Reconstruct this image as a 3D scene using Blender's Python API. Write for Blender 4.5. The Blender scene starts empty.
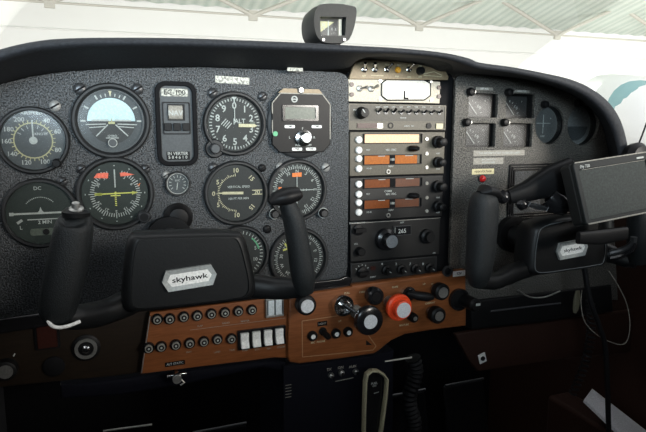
import bpy, bmesh, math, random
from mathutils import Vector, Matrix
random.seed(7)
sc = bpy.context.scene
COL = sc.collection
PI = math.pi
# ------------------------------------------------------------------ camera
F = 560.0
YAW, PITCH = math.radians(21), math.radians(8.5)
CAM = Vector((0, -0.75, 0.95))
sy, cy_, sp, cp = math.sin(YAW), math.cos(YAW), math.sin(PITCH), math.cos(PITCH)
FWD = Vector((sy*cp, cy_*cp, -sp)); RGT = Vector((cy_, -sy, 0)); UPV = Vector((sy*sp, cy_*sp, cp))
def ray(px, py): return FWD + RGT*((px-323)/F) + UPV*((216-py)/F)
def at(px, py, Y=0.0):
    d = ray(px, py); return CAM + d*((Y-CAM.y)/d.y)
def atz(px, py, z):
    d = ray(px, py); return CAM + d*((z-CAM.z)/d.z)
def hs(px, py, Y=0.0): return (at(px+1, py, Y).x-at(px-1, py, Y).x)/2
def vs(px, py, Y=0.0): return (at(px, py-1, Y).z-at(px, py+1, Y).z)/2

# ------------------------------------------------------------------ materials
def mat(name, col, rough=.5, metal=0.0, bump=None, spec=.5, speck=None, coat=0):
    m = bpy.data.materials.new(name); m.use_nodes = True
    nt = m.node_tree; b = nt.nodes['Principled BSDF']
    b.inputs['Base Color'].default_value = (*col, 1); b.inputs['Roughness'].default_value = rough
    b.inputs['Metallic'].default_value = metal; b.inputs['Specular IOR Level'].default_value = spec
    b.inputs['Coat Weight'].default_value = coat
    tc = nt.nodes.new('ShaderNodeNewGeometry')
    nz = nt.nodes.new('ShaderNodeTexNoise'); nz.inputs['Scale'].default_value = (speck or (420, 0))[0]; nz.inputs['Detail'].default_value = 3
    nt.links.new(tc.outputs['Position'], nz.inputs['Vector'])
    k = (speck or (0, .12))[1]
    rp = nt.nodes.new('ShaderNodeValToRGB')
    rp.color_ramp.elements[0].position = .38; rp.color_ramp.elements[1].position = .66
    rp.color_ramp.elements[0].color = (*[c*(1-k) for c in col], 1); rp.color_ramp.elements[1].color = (*[min(1, c*(1+k)) for c in col], 1)
    nt.links.new(nz.outputs['Fac'], rp.inputs['Fac']); nt.links.new(rp.outputs['Color'], b.inputs['Base Color'])
    if bump:
        n2 = nt.nodes.new('ShaderNodeTexNoise'); n2.inputs['Scale'].default_value = bump[0]; n2.inputs['Detail'].default_value = 2
        nt.links.new(tc.outputs['Position'], n2.inputs['Vector'])
        bp = nt.nodes.new('ShaderNodeBump'); bp.inputs['Strength'].default_value = bump[1]; bp.inputs['Distance'].default_value = bump[2]
        nt.links.new(n2.outputs['Fac'], bp.inputs['Height']); nt.links.new(bp.outputs['Normal'], b.inputs['Normal'])
    return m
def woodmat(name, c0, c1, rough=.45):
    m = bpy.data.materials.new(name); m.use_nodes = True
    nt = m.node_tree; b = nt.nodes['Principled BSDF']; b.inputs['Roughness'].default_value = rough; b.inputs['Specular IOR Level'].default_value = .25
    g = nt.nodes.new('ShaderNodeNewGeometry'); mp = nt.nodes.new('ShaderNodeMapping'); mp.inputs['Scale'].default_value = (10, 10, 90)
    nz = nt.nodes.new('ShaderNodeTexNoise'); nz.inputs['Scale'].default_value = 4; nz.inputs['Detail'].default_value = 6; nz.inputs['Distortion'].default_value = .6
    rp = nt.nodes.new('ShaderNodeValToRGB'); rp.color_ramp.elements[0].position = .35; rp.color_ramp.elements[1].position = .7
    rp.color_ramp.elements[0].color = (*c0, 1); rp.color_ramp.elements[1].color = (*c1, 1)
    L = nt.links.new
    L(g.outputs['Position'], mp.inputs['Vector']); L(mp.outputs[0], nz.inputs['Vector']); L(nz.outputs['Fac'], rp.inputs['Fac']); L(rp.outputs['Color'], b.inputs['Base Color'])
    return m
def glassmat(name, tint, gloss, rough=.05):
    m = bpy.data.materials.new(name); m.use_nodes = True
    nt = m.node_tree; nt.nodes.clear()
    o = nt.nodes.new('ShaderNodeOutputMaterial'); mx = nt.nodes.new('ShaderNodeMixShader')
    t = nt.nodes.new('ShaderNodeBsdfTransparent'); t.inputs[0].default_value = (*tint, 1)
    g = nt.nodes.new('ShaderNodeBsdfGlossy'); g.inputs['Roughness'].default_value = rough
    fr = nt.nodes.new('ShaderNodeFresnel'); fr.inputs[0].default_value = 1.45
    mm = nt.nodes.new('ShaderNodeMath'); mm.operation = 'MULTIPLY'; mm.inputs[1].default_value = gloss
    L = nt.links.new
    L(fr.outputs[0], mm.inputs[0]); L(mm.outputs[0], mx.inputs[0]); L(t.outputs[0], mx.inputs[1]); L(g.outputs[0], mx.inputs[2]); L(mx.outputs[0], o.inputs[0])
    return m
def emit(name, col, s):
    m = mat(name, col, .4); b = m.node_tree.nodes['Principled BSDF']
    b.inputs['Emission Color'].default_value = (*col, 1); b.inputs['Emission Strength'].default_value = s
    return m
M = dict(
 crinkle=mat('crinkle_paint', (.050, .055, .059), .42, bump=(520, 1.0, .002), speck=(520, .9)),
 crinkle_warmlit=mat('crinkle_paint_warmlit', (.088, .083, .073), .42, bump=(520, 1.0, .002), speck=(520, .9)),  # same black crinkle, its colour lightened and tinted by the warm light
 hood=mat('padded_black_vinyl', (.018, .020, .024), .72, spec=.3, bump=(380, .35, .001), speck=(300, .25)),
 black=mat('black_plastic', (.007, .007, .0075), .45, spec=.2),
 matte=mat('matte_black', (.004, .004, .005), .8, spec=.2),
 gloss=mat('gloss_black', (.01, .01, .011), .2),
 bezel=mat('bezel_black', (.009, .010, .011), .55),
 screwgrey=mat('worn_screw_grey', (.26, .26, .25), .45, .3, bump=(600, .5, .001)),
 dial=mat('dial_black', (.014, .016, .016), .6),
 dialgrey=mat('dial_grey', (.055, .062, .066), .6),
 dialgreen=mat('dial_dark_green', (.014, .022, .018), .6),
 grip=mat('grip_rubber', (.010, .012, .013), .55, spec=.35, bump=(900, .6, .001), speck=(700, .4)),
 yoke=mat('yoke_plastic', (.006, .0065, .007), .45, spec=.3, bump=(500, .2, .0006)),
 white=mat('white_paint', (.85, .85, .82), .45),
 panelwhite=mat('cream_white_paint', (.50, .455, .37), .65, spec=.2),
 ink=mat('marking_white', (.40, .42, .40), .6),
 cream=mat('marking_cream', (.55, .50, .33), .6),
 yellow=mat('marking_yellow', (.62, .62, .14), .6),
 olive=mat('marking_olive', (.42, .40, .22), .6),
 orange=mat('flag_orange', (.85, .22, .05), .6),
 flagred=mat('flag_red_orange', (.85, .17, .10), .6),
 green=mat('green_mark', (.1, .4, .2), .5),
 sky=mat('horizon_sky_blue', (.50, .66, .70), .6),
 earth=mat('horizon_ground', (.03, .03, .03), .6),
 chrome=mat('chrome', (.75, .76, .76), .18, 1.0),
 steel=mat('brushed_steel', (.42, .42, .40), .42, .9),
 darksteel=mat('dark_screw', (.06, .062, .065), .35, .6),
 beige=mat('bronze_beige_paint', (.24, .18, .105), .5, bump=(300, .1, .0005)),
 radiogrey=mat('radio_grey', (.09, .08, .060), .45, spec=.3),
 radiodark=mat('radio_black', (.011, .011, .011), .4, spec=.4),
 wood=woodmat('walnut_veneer', (.18, .058, .018), (.25, .085, .028)),
 woodshade=woodmat('shaded_dark_veneer', (.013, .009, .006), (.020, .013, .008)),  # veneer darkened to hold the shade under the pilot grip
 brown=mat('brown_plastic', (.028, .012, .008), .65, spec=.2, bump=(300, .2, .001)),
 amber=mat('amber_display', (.36, .10, .008), .4, spec=.2),
 peach=mat('washed_peach_display', (.88, .50, .29), .5),
 amberdark=mat('amber_dark_window', (.17, .043, .007), .4, spec=.2),
 lens=mat('smoked_red_lens', (.035, .010, .007), .35, spec=.3),
 red=mat('red_lens', (.6, .02, .02), .25),
 redknob=mat('red_orange_knob', (.80, .075, .02), .38),
 lcd=mat('grey_lcd', (.10, .115, .095), .35, spec=.3),
 screen=mat('dark_screen', (.022, .029, .027), .4, spec=.12, speck=(420, .3)),
 paper=mat('worn_paper_label', (.40, .40, .35), .7, speck=(330, .6)),
 papery=mat('yellowed_label', (.66, .58, .34), .7),
 papergrey=mat('grey_label', (.28, .265, .23), .7, speck=(500, .2)),
 chart=mat('white_paper', (.66, .66, .70), .8),
 rubber=mat('cable_rubber', (.006, .006, .007), .6, spec=.3),
 handle=mat('cream_handle', (.42, .39, .26), .5),
 pedestal=mat('blue_black_plastic', (.0045, .005, .009), .7, spec=.1),
 carpet=mat('dark_carpet', (.018, .016, .02), .95),
 lining=mat('dark_lining', (.02, .02, .022), .9),
 hangarwall=mat('hangar_white_wall', (.86, .85, .82), .8),
 hangarroof=None,
 truss=mat('truss_paint', (.50, .48, .42), .6),
 concrete=mat('hangar_concrete', (.45, .44, .42), .85),
 planewhite=mat('aircraft_white', (.8, .8, .8), .35),
 planeteal=mat('teal_glazing', (.25, .42, .44), .15),
 planeyellow=mat('warm_yellow_stripe', (.8, .6, .3), .5),
 glass=glassmat('instrument_glass', (.97, .98, .98), .34, .12),
 glassdull=glassmat('dusty_gauge_glass', (.9, .9, .9), .2, .3),
 windscreen=glassmat('windscreen_acrylic', (.97, .98, .98), .35, .02),
)
def roofmat():
    m = mat('corrugated_roof', (.5, .58, .52), .5)
    nt = m.node_tree; b = nt.nodes['Principled BSDF']
    tc = nt.nodes.new('ShaderNodeTexCoord'); w = nt.nodes.new('ShaderNodeTexWave'); w.inputs['Scale'].default_value = 1.3
    rp = nt.nodes.new('ShaderNodeValToRGB'); rp.color_ramp.elements[0].color = (.48, .55, .49, 1); rp.color_ramp.elements[1].color = (.62, .67, .60, 1)
    nt.links.new(tc.outputs['Object'], w.inputs['Vector']); nt.links.new(w.outputs['Fac'], rp.inputs['Fac']); nt.links.new(rp.outputs['Color'], b.inputs['Base Color'])
    return m
M['hangarroof'] = roofmat()

# ------------------------------------------------------------------ mesh builder
TXT = {}
def glyphs(s, bold=False):
    if s not in TXT:
        cu = bpy.data.curves.new('t', 'FONT'); cu.body = s; cu.size = 1; cu.align_x = 'CENTER'; cu.align_y = 'CENTER'; cu.resolution_u = 2; cu.offset = .015
        o = bpy.data.objects.new('t', cu); me = o.to_mesh()
        TXT[s] = ([tuple(v.co) for v in me.vertices], [tuple(p.vertices) for p in me.polygons])
        o.to_mesh_clear(); bpy.data.objects.remove(o); bpy.data.curves.remove(cu)
    return TXT[s]
def rrect(x0, x1, y0, y1, r, n=5):
    r = min(r, (x1-x0)/2-1e-6, (y1-y0)/2-1e-6); P = []
    for cx, cy, a0 in ((x1-r, y1-r, 0), (x0+r, y1-r, 90), (x0+r, y0+r, 180), (x1-r, y0+r, 270)):
        for k in range(n+1):
            a = math.radians(a0+90*k/n); P.append((cx+r*math.cos(a), cy+r*math.sin(a)))
    return P
def circ(cx, cy, r, n=32, ry=None): return [(cx+r*math.cos(2*PI*k/n), cy+(ry or r)*math.sin(2*PI*k/n)) for k in range(n)]
def catmull(P, n=6, closed=False):
    P = [Vector(p) for p in P]; out = []; N = len(P)
    rng = range(N if closed else N-1)
    for i in rng:
        if closed: a, b, c, d = P[(i-1) % N], P[i], P[(i+1) % N], P[(i+2) % N]
        else: a, b, c, d = P[max(i-1, 0)], P[i], P[i+1], P[min(i+2, N-1)]
        for k in range(n):
            t = k/n; out.append(.5*((2*b)+(c-a)*t+(2*a-5*b+4*c-d)*t*t+(3*b-a-3*c+d)*t**3))
    if not closed: out.append(P[-1])
    return out
class B:
    def __init__(s): s.v = []; s.f = []
    def add(s, vs_, fs):
        o = len(s.v); s.v += [tuple(v) for v in vs_]; s.f += [tuple(i+o for i in f) for f in fs]; return s
    def box(s, x0, x1, y0, y1, z0, z1):
        return s.add([(x, y, z) for z in (z0, z1) for y in (y0, y1) for x in (x0, x1)],
                     [(0, 2, 3, 1), (4, 5, 7, 6), (0, 1, 5, 4), (2, 6, 7, 3), (0, 4, 6, 2), (1, 3, 7, 5)])
    def prism(s, P, z0, z1, scale=1.0):
        n = len(P); cx = sum(p[0] for p in P)/n; cy = sum(p[1] for p in P)/n
        V = [(p[0], p[1], z0) for p in P]+[(cx+(p[0]-cx)*scale, cy+(p[1]-cy)*scale, z1) for p in P]
        return s.add(V, [tuple(range(n-1, -1, -1)), tuple(range(n, 2*n))]+[(i, (i+1) % n, n+(i+1) % n, n+i) for i in range(n)])
    def lathe(s, prof, cx=0, cy=0, n=32, cap0=True, cap1=True):
        V = []; Fc = []
        for r, z in prof: V += [(cx+r*math.cos(2*PI*k/n), cy+r*math.sin(2*PI*k/n), z) for k in range(n)]
        for j in range(len(prof)-1):
            for k in range(n):
                a = j*n+k; b = j*n+(k+1) % n; Fc.append((a, b, b+n, a+n))
        if cap0: Fc.append(tuple(range(n-1, -1, -1)))
        if cap1: Fc.append(tuple(range((len(prof)-1)*n, len(prof)*n)))
        return s.add(V, Fc)
    def cyl(s, r, z0, z1, cx=0, cy=0, n=24, r2=None, ch=0):
        r2 = r if r2 is None else r2
        return s.lathe([(r, z0), (r2, z1-ch), (r2-ch, z1)] if ch else [(r, z0), (r2, z1)], cx, cy, n)
    def ring(s, r0, r1, z0, z1, cx=0, cy=0, n=32):
        V = []; Fc = []
        for r, z in ((r1, z0), (r1, z1), (r0, z1), (r0, z0)): V += [(cx+r*math.cos(2*PI*k/n), cy+r*math.sin(2*PI*k/n), z) for k in range(n)]
        for j in range(4):
            for k in range(n):
                a = j*n+k; b = j*n+(k+1) % n; j2 = ((j+1) % 4)*n; Fc.append((a, b, j2+(k+1) % n, j2+k))
        return s.add(V, Fc)
    def frame(s, P, Q, z0, z1):   # wall between two outlines of equal count
        n = len(P); V = [(p[0], p[1], z0) for p in P]+[(p[0], p[1], z1) for p in P]+[(q[0], q[1], z1) for q in Q]+[(q[0], q[1], z0) for q in Q]; Fc = []
        for j in range(4):
            for k in range(n):
                Fc.append((j*n+k, j*n+(k+1) % n, ((j+1) % 4)*n+(k+1) % n, ((j+1) % 4)*n+k))
        return s.add(V, Fc)
    def seg(s, x0, y0, x1, y1, w, z, h=.0002):
        d = Vector((x1-x0, y1-y0)); L = d.length or 1e-9; nx, ny = -d.y/L*w/2, d.x/L*w/2
        return s.prism([(x0+nx, y0+ny), (x0-nx, y0-ny), (x1-nx, y1-ny), (x1+nx, y1+ny)], z, z+h)
    def tick(s, a, r0, r1, w, z, cx=0, cy=0):
        a = math.radians(a); c, d = math.sin(a), math.cos(a)
        return s.seg(cx+r0*c, cy+r0*d, cx+r1*c, cy+r1*d, w, z)
    def text(s, t, x, y, size, z, rot=0, sx=1.0):
        V, Fc = glyphs(t); c, d = math.cos(rot), math.sin(rot)
        return s.add([(x+size*(v[0]*sx*c-v[1]*d), y+size*(v[0]*sx*d+v[1]*c), z) for v in V], Fc)
    def tube(s, P, r, n=8, cap=True):
        P = [Vector(p) for p in P]; V = []; Fc = []; ref = None
        for i, p in enumerate(P):
            t = (P[min(i+1, len(P)-1)]-P[max(i-1, 0)]).normalized()
            if ref is None: ref = t.orthogonal().normalized()
            ref = (ref-t*ref.dot(t)).normalized(); q = t.cross(ref)
            rr = r[i] if isinstance(r, (list, tuple)) else r
            ra, rb = rr if isinstance(rr, tuple) else (rr, rr)
            V += [p+ref*(ra*math.cos(2*PI*k/n))+q*(rb*math.sin(2*PI*k/n)) for k in range(n)]
        for j in range(len(P)-1):
            for k in range(n):
                a = j*n+k; b = j*n+(k+1) % n; Fc.append((a, b, b+n, a+n))
        if cap: Fc += [tuple(range(n-1, -1, -1)), tuple(range((len(P)-1)*n, len(P)*n))]
        return s.add(V, Fc)
    def loft(s, P, rad, axis, n=20, e=2.4, cap=True):
        """closed super-ellipse sections along P; axis = fixed direction for the first radius"""
        P = [Vector(p) for p in P]; V = []; Fc = []; ax = Vector(axis)
        for i, p in enumerate(P):
            t = (P[min(i+1, len(P)-1)]-P[max(i-1, 0)]).normalized()
            u = (ax-t*ax.dot(t)).normalized(); q = t.cross(u); ra, rb = rad[i]
            for k in range(n):
                c, d = math.cos(2*PI*k/n), math.sin(2*PI*k/n)
                V.append(p+u*(ra*math.copysign(abs(c)**(2/e), c))+q*(rb*math.copysign(abs(d)**(2/e), d)))
        for j in range(len(P)-1):
            for k in range(n):
                a = j*n+k; b = j*n+(k+1) % n; Fc.append((a, b, b+n, a+n))
        if cap: Fc += [tuple(range(n-1, -1, -1)), tuple(range((len(P)-1)*n, len(P)*n))]
        return s.add(V, Fc)
    def grid(s, rows):
        V = []; Fc = []; n = len(rows[0])
        for r in rows: V += r
        for j in range(len(rows)-1):
            for k in range(n-1): Fc.append((j*n+k, j*n+k+1, (j+1)*n+k+1, (j+1)*n+k))
        return s.add(V, Fc)
    def plate(s, outer, holes, z0, z1, bev=0.0):
        cu = bpy.data.curves.new('p', 'CURVE'); cu.dimensions = '2D'; cu.fill_mode = 'BOTH'
        cu.extrude = (z1-z0)/2-bev; cu.bevel_depth = bev; cu.bevel_resolution = 2; cu.offset = -bev
        for P in [outer]+holes:
            sp_ = cu.splines.new('POLY'); sp_.points.add(len(P)-1); sp_.use_cyclic_u = True
            for i, p in enumerate(P): sp_.points[i].co = (p[0], p[1], 0, 1)
        o = bpy.data.objects.new('p', cu); me = o.to_mesh(); zc = (z0+z1)/2
        s.add([(v.co.x, v.co.y, v.co.z+zc) for v in me.vertices], [tuple(p.vertices) for p in me.polygons])
        o.to_mesh_clear(); bpy.data.objects.remove(o); bpy.data.curves.remove(cu)
        return s
    def build(s, name, m, parent=None, smooth=35, bevel=0, sub=0):
        me = bpy.data.meshes.new(name); bm = bmesh.new()
        vv = [bm.verts.new(v) for v in s.v]
        for f in s.f:
            try: bm.faces.new([vv[i] for i in f])
            except ValueError: pass
        bmesh.ops.remove_doubles(bm, verts=bm.verts, dist=1e-7)
        bmesh.ops.recalc_face_normals(bm, faces=bm.faces)
        if smooth:
            lim = math.radians(smooth)
            for f in bm.faces: f.smooth = True
            for e in bm.edges:
                if len(e.link_faces) == 2 and e.calc_face_angle(0) > lim: e.smooth = False
        bm.to_mesh(me); bm.free(); me.materials.append(m if not isinstance(m, str) else M[m])
        o = bpy.data.objects.new(name, me); COL.objects.link(o)
        if parent: o.parent = parent
        if bevel:
            md = o.modifiers.new('b', 'BEVEL'); md.width = bevel; md.segments = 2; md.limit_method = 'ANGLE'; md.angle_limit = math.radians(40)
        if sub:
            md = o.modifiers.new('s', 'SUBSURF'); md.levels = md.render_levels = sub
        return o
R90 = (PI/2, 0, 0)
class Words:      # each word of printed lettering becomes a part of its own
    def __init__(s): s.w = []; s.rest = B()
    def text(s, *a, **k): s.w.append(B().text(*a, **k)); return s
    def seg(s, *a): s.rest.seg(*a); return s
    def tick(s, *a): s.rest.tick(*a); return s
    def build(s, name, m, parent):
        for b in s.w: b.build(name, m, parent)
        if s.rest.v: s.rest.build('printed_lines', m, parent)
def tag(o, label, cat, group=None, kind=None):
    if label: o['label'] = label
    if cat: o['category'] = cat
    if group: o['group'] = group
    if kind: o['kind'] = kind
    return o
def thing(name, loc, label, cat, group=None, rot=R90):
    o = bpy.data.objects.new(name, None); COL.objects.link(o); o.empty_display_size = .01
    o.location = loc; o.rotation_euler = rot
    return tag(o, label, cat, group)
def structure(o): o['kind'] = 'structure'; return o
def dup(root, loc, label=None, group=None, rot=None):
    r = root.copy(); COL.objects.link(r); r.location = loc
    if rot: r.rotation_euler = rot
    if label: r['label'] = label
    if group: r['group'] = group
    for ch in list(root.children):
        c = ch.copy(); COL.objects.link(c); c.parent = r
        for g in list(ch.children):
            d = g.copy(); COL.objects.link(d); d.parent = c
    return r
def ordn(i): return ['first', 'second', 'third', 'fourth', 'fifth', 'sixth', 'seventh', 'eighth', 'ninth'][i]
def XZ(px, py, Y=0.0):
    p = at(px, py, Y); return (p.x, p.z)
def front(o, Y=0.0): o.rotation_euler = R90; o.location = (0, Y, 0); return o   # local (x, z-up, out) at plane Y

# ================================================================== HANGAR (outside)
zb = 3.3
P0, P1 = atz(353, 22, zb), atz(646, 41, zb)
E = (P1-P0); E.z = 0; E.normalize(); N = Vector((-E.y, E.x, 0))
if N.y < 0: N = -N
def hg(s, n, z): return P0+E*s+N*n+Vector((0, 0, z-P0.z))
ztop_dir = zb+1.1
wl = B(); wl.add([hg(-14, 1.2, -.8), hg(16, 1.2, -.8), hg(16, 1.2, 6), hg(-14, 1.2, 6), hg(-14, 1.4, -.8), hg(16, 1.4, -.8), hg(16, 1.4, 6), hg(-14, 1.4, 6)],
     [(0, 1, 2, 3), (7, 6, 5, 4), (0, 4, 5, 1), (2, 6, 7, 3), (0, 3, 7, 4), (1, 5, 6, 2)])
structure(wl.build('wall_back', 'hangarwall', smooth=0))
gt = B()
for z in (zb-.3, zb-1.3, zb-2.3):
    gt.add([hg(-14, 1.195, z), hg(16, 1.195, z), hg(16, 1.17, z+.02), hg(-14, 1.17, z+.02), hg(16, 1.195, z+.05), hg(-14, 1.195, z+.05)], [(0, 1, 2, 3), (3, 2, 4, 5)])
structure(gt.build('trim_1', 'hangarwall', smooth=0))
rf = B(); zr = zb+.35
rows = []
for n_, z_ in ((1.15, zr), (-8, zr+2.2)):
    rows.append([hg(-14+.25*k, n_, z_+(.03 if k % 2 else 0)) for k in range(121)])
rf.grid(rows); rf.grid([[p+Vector((0, 0, .05)) for p in r] for r in rows])
structure(rf.build('ceiling', 'hangarroof', smooth=0))
gr = B(); gr.box(-25, 30, -12, 25, -.9, -.8); structure(gr.build('floor', 'concrete', smooth=0))
def truss(s0, s1, n, label, zz=zb, dz=1.0, step=2.35, off=0.0):
    t = thing('roof_truss', hg((s0+s1)/2, n, zz), label, 'roof truss', 'trusses under the hangar roof', rot=(0, 0, 0))
    base = Vector(t.location)
    def tb(nm, a, b, r):
        o = B().tube([a-base, b-base], r, 6).build(nm, 'truss', t); return o
    tb('lower_chord', hg(s0, n, zz), hg(s1, n, zz), .022)
    tb('upper_chord', hg(s0, n, zz+dz), hg(s1, n, zz+dz), .07)
    k = 0; s = s0+off
    while s < s1-.01:
        e = min(s+step/2, s1)
        tb('web_brace', hg(s, n, zz+(0 if k % 2 == 0 else dz)), hg(e, n, zz+(dz if k % 2 == 0 else 0)), .045)
        if k % 2 == 0:
            B().box(*(v for q in zip(hg(s, n, zz)-base-Vector((.09, .03, .1)), hg(s, n, zz)-base+Vector((.09, .03, .1))) for v in q)).build('gusset_plate', 'truss', t)
        s = e; k += 1
    return t
HSTEP = (atz(554, 36, zb)-P0).dot(E)-(atz(412, 29, zb)-P0).dot(E)
HOFF = (atz(412, 29, zb)-P0).dot(E)
truss(HOFF-3*HSTEP, HOFF+4*HSTEP, 0, 'pale steel roof truss of zigzag braces crossing above the white hangar wall', step=HSTEP, dz=.8)
for k, lab in enumerate(('pale roof purlin under the green corrugated sheets, next to the truss', 'pale roof purlin higher up under the green corrugated sheets')):
    zz = zr+2.2*(1.15+1.2+k*1.5)/9.15-.06
    a, b = hg(-12, -1.2-k*1.5, zz), hg(14, -1.2-k*1.5, zz); c = (a+b)/2
    o = B().tube([a-c, b-c], .06, 6).build('roof_purlin', 'truss'); o.location = c; tag(o, lab, 'roof beam', 'purlins under the hangar roof')
# parked aircraft whose nose shows past the right end of the panel
pc = at(652, 118, 4.2)
pa = thing('parked_aircraft', (pc.x, pc.y, -.8), 'white parked light aircraft with teal windscreen outside in the hangar', 'aircraft', rot=(0, 0, 0))
hz = pc.z+.8
B().loft([(-.05, -.3, hz-.25), (.0, .0, hz-.05), (.25, .5, hz+.05), (.6, 1.2, hz+.1), (.8, 2.6, hz)], [(.18, .2), (.36, .34), (.5, .45), (.55, .5), (.3, .3)], (0, 0, 1)).build('fuselage', 'planewhite', pa)
B().loft([(-.06, -.16, hz+.0), (-.02, .0, hz+.02), (.1, .35, hz+.12)], [(.17, .17), (.25, .26), (.36, .36)], (0, 0, 1)).build('windscreen_glazing', 'planeteal', pa)
for dx in (-.3, .45):
    B().tube([(dx*.6, .5, hz-.3), (dx*1.8, .6, .25)], .04, 8).build('landing_gear_leg', 'planewhite', pa)
    w = B(); w.lathe([(.02, -.06), (.17, -.06), (.21, -.03), (.21, .03), (.17, .06), (.02, .06)], n=20); o = w.build('wheel', 'rubber', pa); o.rotation_euler = (0, PI/2, 0); o.location = (dx*1.8, .6, .21)

# ================================================================== CABIN SHELL
XL, XR = -.21, .93
SILL = 1.05
fl = B().box(XL-.03, XR+.03, -2.2, .45, -.02, 0); structure(fl.build('floor', 'carpet', smooth=0))
wl = B().box(XL-.03, XL, -2.2, -.12, 0, .99).box(XL-.03, XL, -.12, .45, 0, .9); structure(wl.build('wall_left', 'lining', smooth=0))
wr = B().box(XR, XR+.03, -2.2, -.7, 0, SILL).box(XR, XR+.03, -.7, .45, 0, .9); structure(wr.build('wall_right', 'brown', smooth=0))
fw = B().box(XL, XR, .42, .45, 0, .98); structure(fw.build('wall_front', 'matte', smooth=0))
bk = B().box(XL, XR, -2.2, -2.17, 0, 1.26); structure(bk.build('wall_rear', 'lining', smooth=0))
rf = B().box(XL-.03, XR+.03, -2.2, -.22, 1.33, 1.36); structure(rf.build('ceiling', 'lining', smooth=0))
for i, (x, y) in enumerate(((XL-.02, -1.1), (XR+.02, -1.1), (XL-.02, -2.15), (XR+.02, -2.15), (XL-.02, -.24), (XR+.02, -.24))):
    pz = B().box(x-.02, x+.02, y-.03, y+.03, .8, 1.33); structure(pz.build('trim_%d' % (i+2), 'lining', smooth=0))
ws = B(); rows = []
for j in range(9):
    t = j/8; row = []
    for k in range(25):
        u = k/24*2-1; x = (XL+XR)/2+u*(XR-XL+.1)/2; y0 = .44-.28*u*u*abs(u); y1 = -.16-.06*u*u
        row.append((x, y0+(y1-y0)*t, .985+.335*t+.03*math.sin(PI*t)))
    rows.append(row)
ws.grid(rows); structure(ws.build('window_1', 'windscreen'))

# ================================================================== GLARESHIELD
T = [(-40, 62), (0, 48.5), (30, 41.5), (60, 38), (110, 37), (180, 37.5), (250, 40), (300, 42), (350, 45), (400, 48), (440, 52), (465, 57), (478, 62), (510, 66.5), (540, 72), (570, 79), (592, 89), (608, 102), (618, 117), (624, 135), (628, 158), (630, 190)]
Lw = [(-40, 76), (0, 62), (30, 53), (60, 49), (110, 46.5), (180, 47), (250, 49), (300, 51), (350, 53), (400, 54.5), (440, 58.5), (465, 65), (477, 69), (508, 73), (537, 79), (564, 87), (584, 97), (598, 109), (608, 123), (614, 139), (618, 160), (620, 190)]
Ed = [(-40, 103), (0, 84), (30, 76), (60, 71.5), (110, 68.5), (180, 66.5), (250, 68), (300, 70), (349, 68), (359, 57), (440, 62), (452, 72), (470, 74), (508, 77), (537, 82), (562, 90), (582, 101), (595, 113), (603, 126), (607, 141), (610, 160), (612, 190)]
hd = B(); n = len(T)
cols = []
for i in range(n):
    YL = -.10
    e = at(*Ed[i], -.003); l = at(*Lw[i], YL+.004); t = at(*T[i], YL+.012)
    mid = e.lerp(l, .5)
    out = (t-l).normalized()
    nose = l.lerp(t, .45)+Vector((0, -.011, 0))
    right = max(0, min(1, (i-12)/5))
    fy = .36*(1-right)+.03*right
    fr = at(T[i][0]-1, T[i][1]+1, fy)
    far = Vector((t.x, fy, t.z-.02)).lerp(fr, min(1, right*1.6))
    e2 = Vector((e.x, -.0012, e.z))+(e-l).normalized()*-.002
    cols.append([e2, e, mid, l.lerp(e, .06), l, l.lerp(t, .15)+Vector((0, -.007, 0)), nose, l.lerp(t, .78)+Vector((0, -.008, 0)), t, t.lerp(far, .06), t.lerp(far, .5), far])
cols2 = []
for j in range(len(cols[0])): cols2.append(catmull([c[j] for c in cols], 5))
hd.grid([[p.copy() for p in r] for r in cols2])
hdo = hd.build('glareshield', 'hood', smooth=70); md = hdo.modifiers.new('s', 'SUBSURF'); md.levels = md.render_levels = 1
tag(hdo, 'padded black glareshield hood arching over the whole instrument panel', 'glareshield')
lb = at(294, 70, -.012)
o = B().prism([(-.011, -.0022), (.011, -.0022), (.011, .0022), (-.011, .0022)], 0, .0006).build('paper_label', 'paper'); o.location = at(295, 69.5, -.0175); o.rotation_euler = (PI/2+.0, 0, 0)
tag(o, 'short worn paper label stuck under the hood above the digital unit', 'label')

# compass on the hood
YC = -.075
c0 = at(334, 42, YC)
cpz = thing('magnetic_compass', c0, 'black boxed magnetic compass standing on top of the glareshield', 'compass')
def rel(px, py, Y, root): p = at(px, py, Y); return (p.x-root.location.x, p.z-root.location.z)
fo = [rel(x, y, YC, cpz) for x, y in ((317, 7), (322, 4.5), (336, 4), (350, 6), (355.5, 9), (355, 20), (352, 32), (347, 41), (336, 43.5), (322, 42), (315, 33), (313.5, 18))]
fo = [(p.x, p.y) for p in catmull([(a, b, 0) for a, b in fo], 4, True)]
hs_ = B(); nF = len(fo)
cxm = sum(p[0] for p in fo)/nF; cym = sum(p[1] for p in fo)/nF
sec = []
for zz, s in ((0, 1), (-.02, 1.02), (-.05, .95), (-.062, .8)): sec.append([(cxm+(p[0]-cxm)*s, cym*1+(p[1]-cym)*s, zz) for p in fo])
hl = [rel(x, y, YC, cpz) for x, y in ((319.5, 17), (345.5, 17.5), (344.5, 36), (320, 35.5))]
V = sum(sec, []); Fc = []
for j in range(3):
    for k in range(nF): Fc.append((j*nF+k, j*nF+(k+1) % nF, (j+1)*nF+(k+1) % nF, (j+1)*nF+k))
Fc.append(tuple(range(3*nF, 4*nF))); hs_.add(V, Fc)
hs_.plate(fo, [hl], -.002, .0025, 0)
hs_.frame(hl, [(p[0]*1.0, p[1]) for p in hl], -.012, -.001)
hs_.build('housing', mat('compass_black', (.012, .013, .0125), .5, spec=.25, bump=(500, .3, .0008)), cpz, smooth=50)
wx0, wy0 = rel(320, 35.5, YC, cpz); wx1, wy1 = rel(345, 17.5, YC, cpz)
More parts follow.
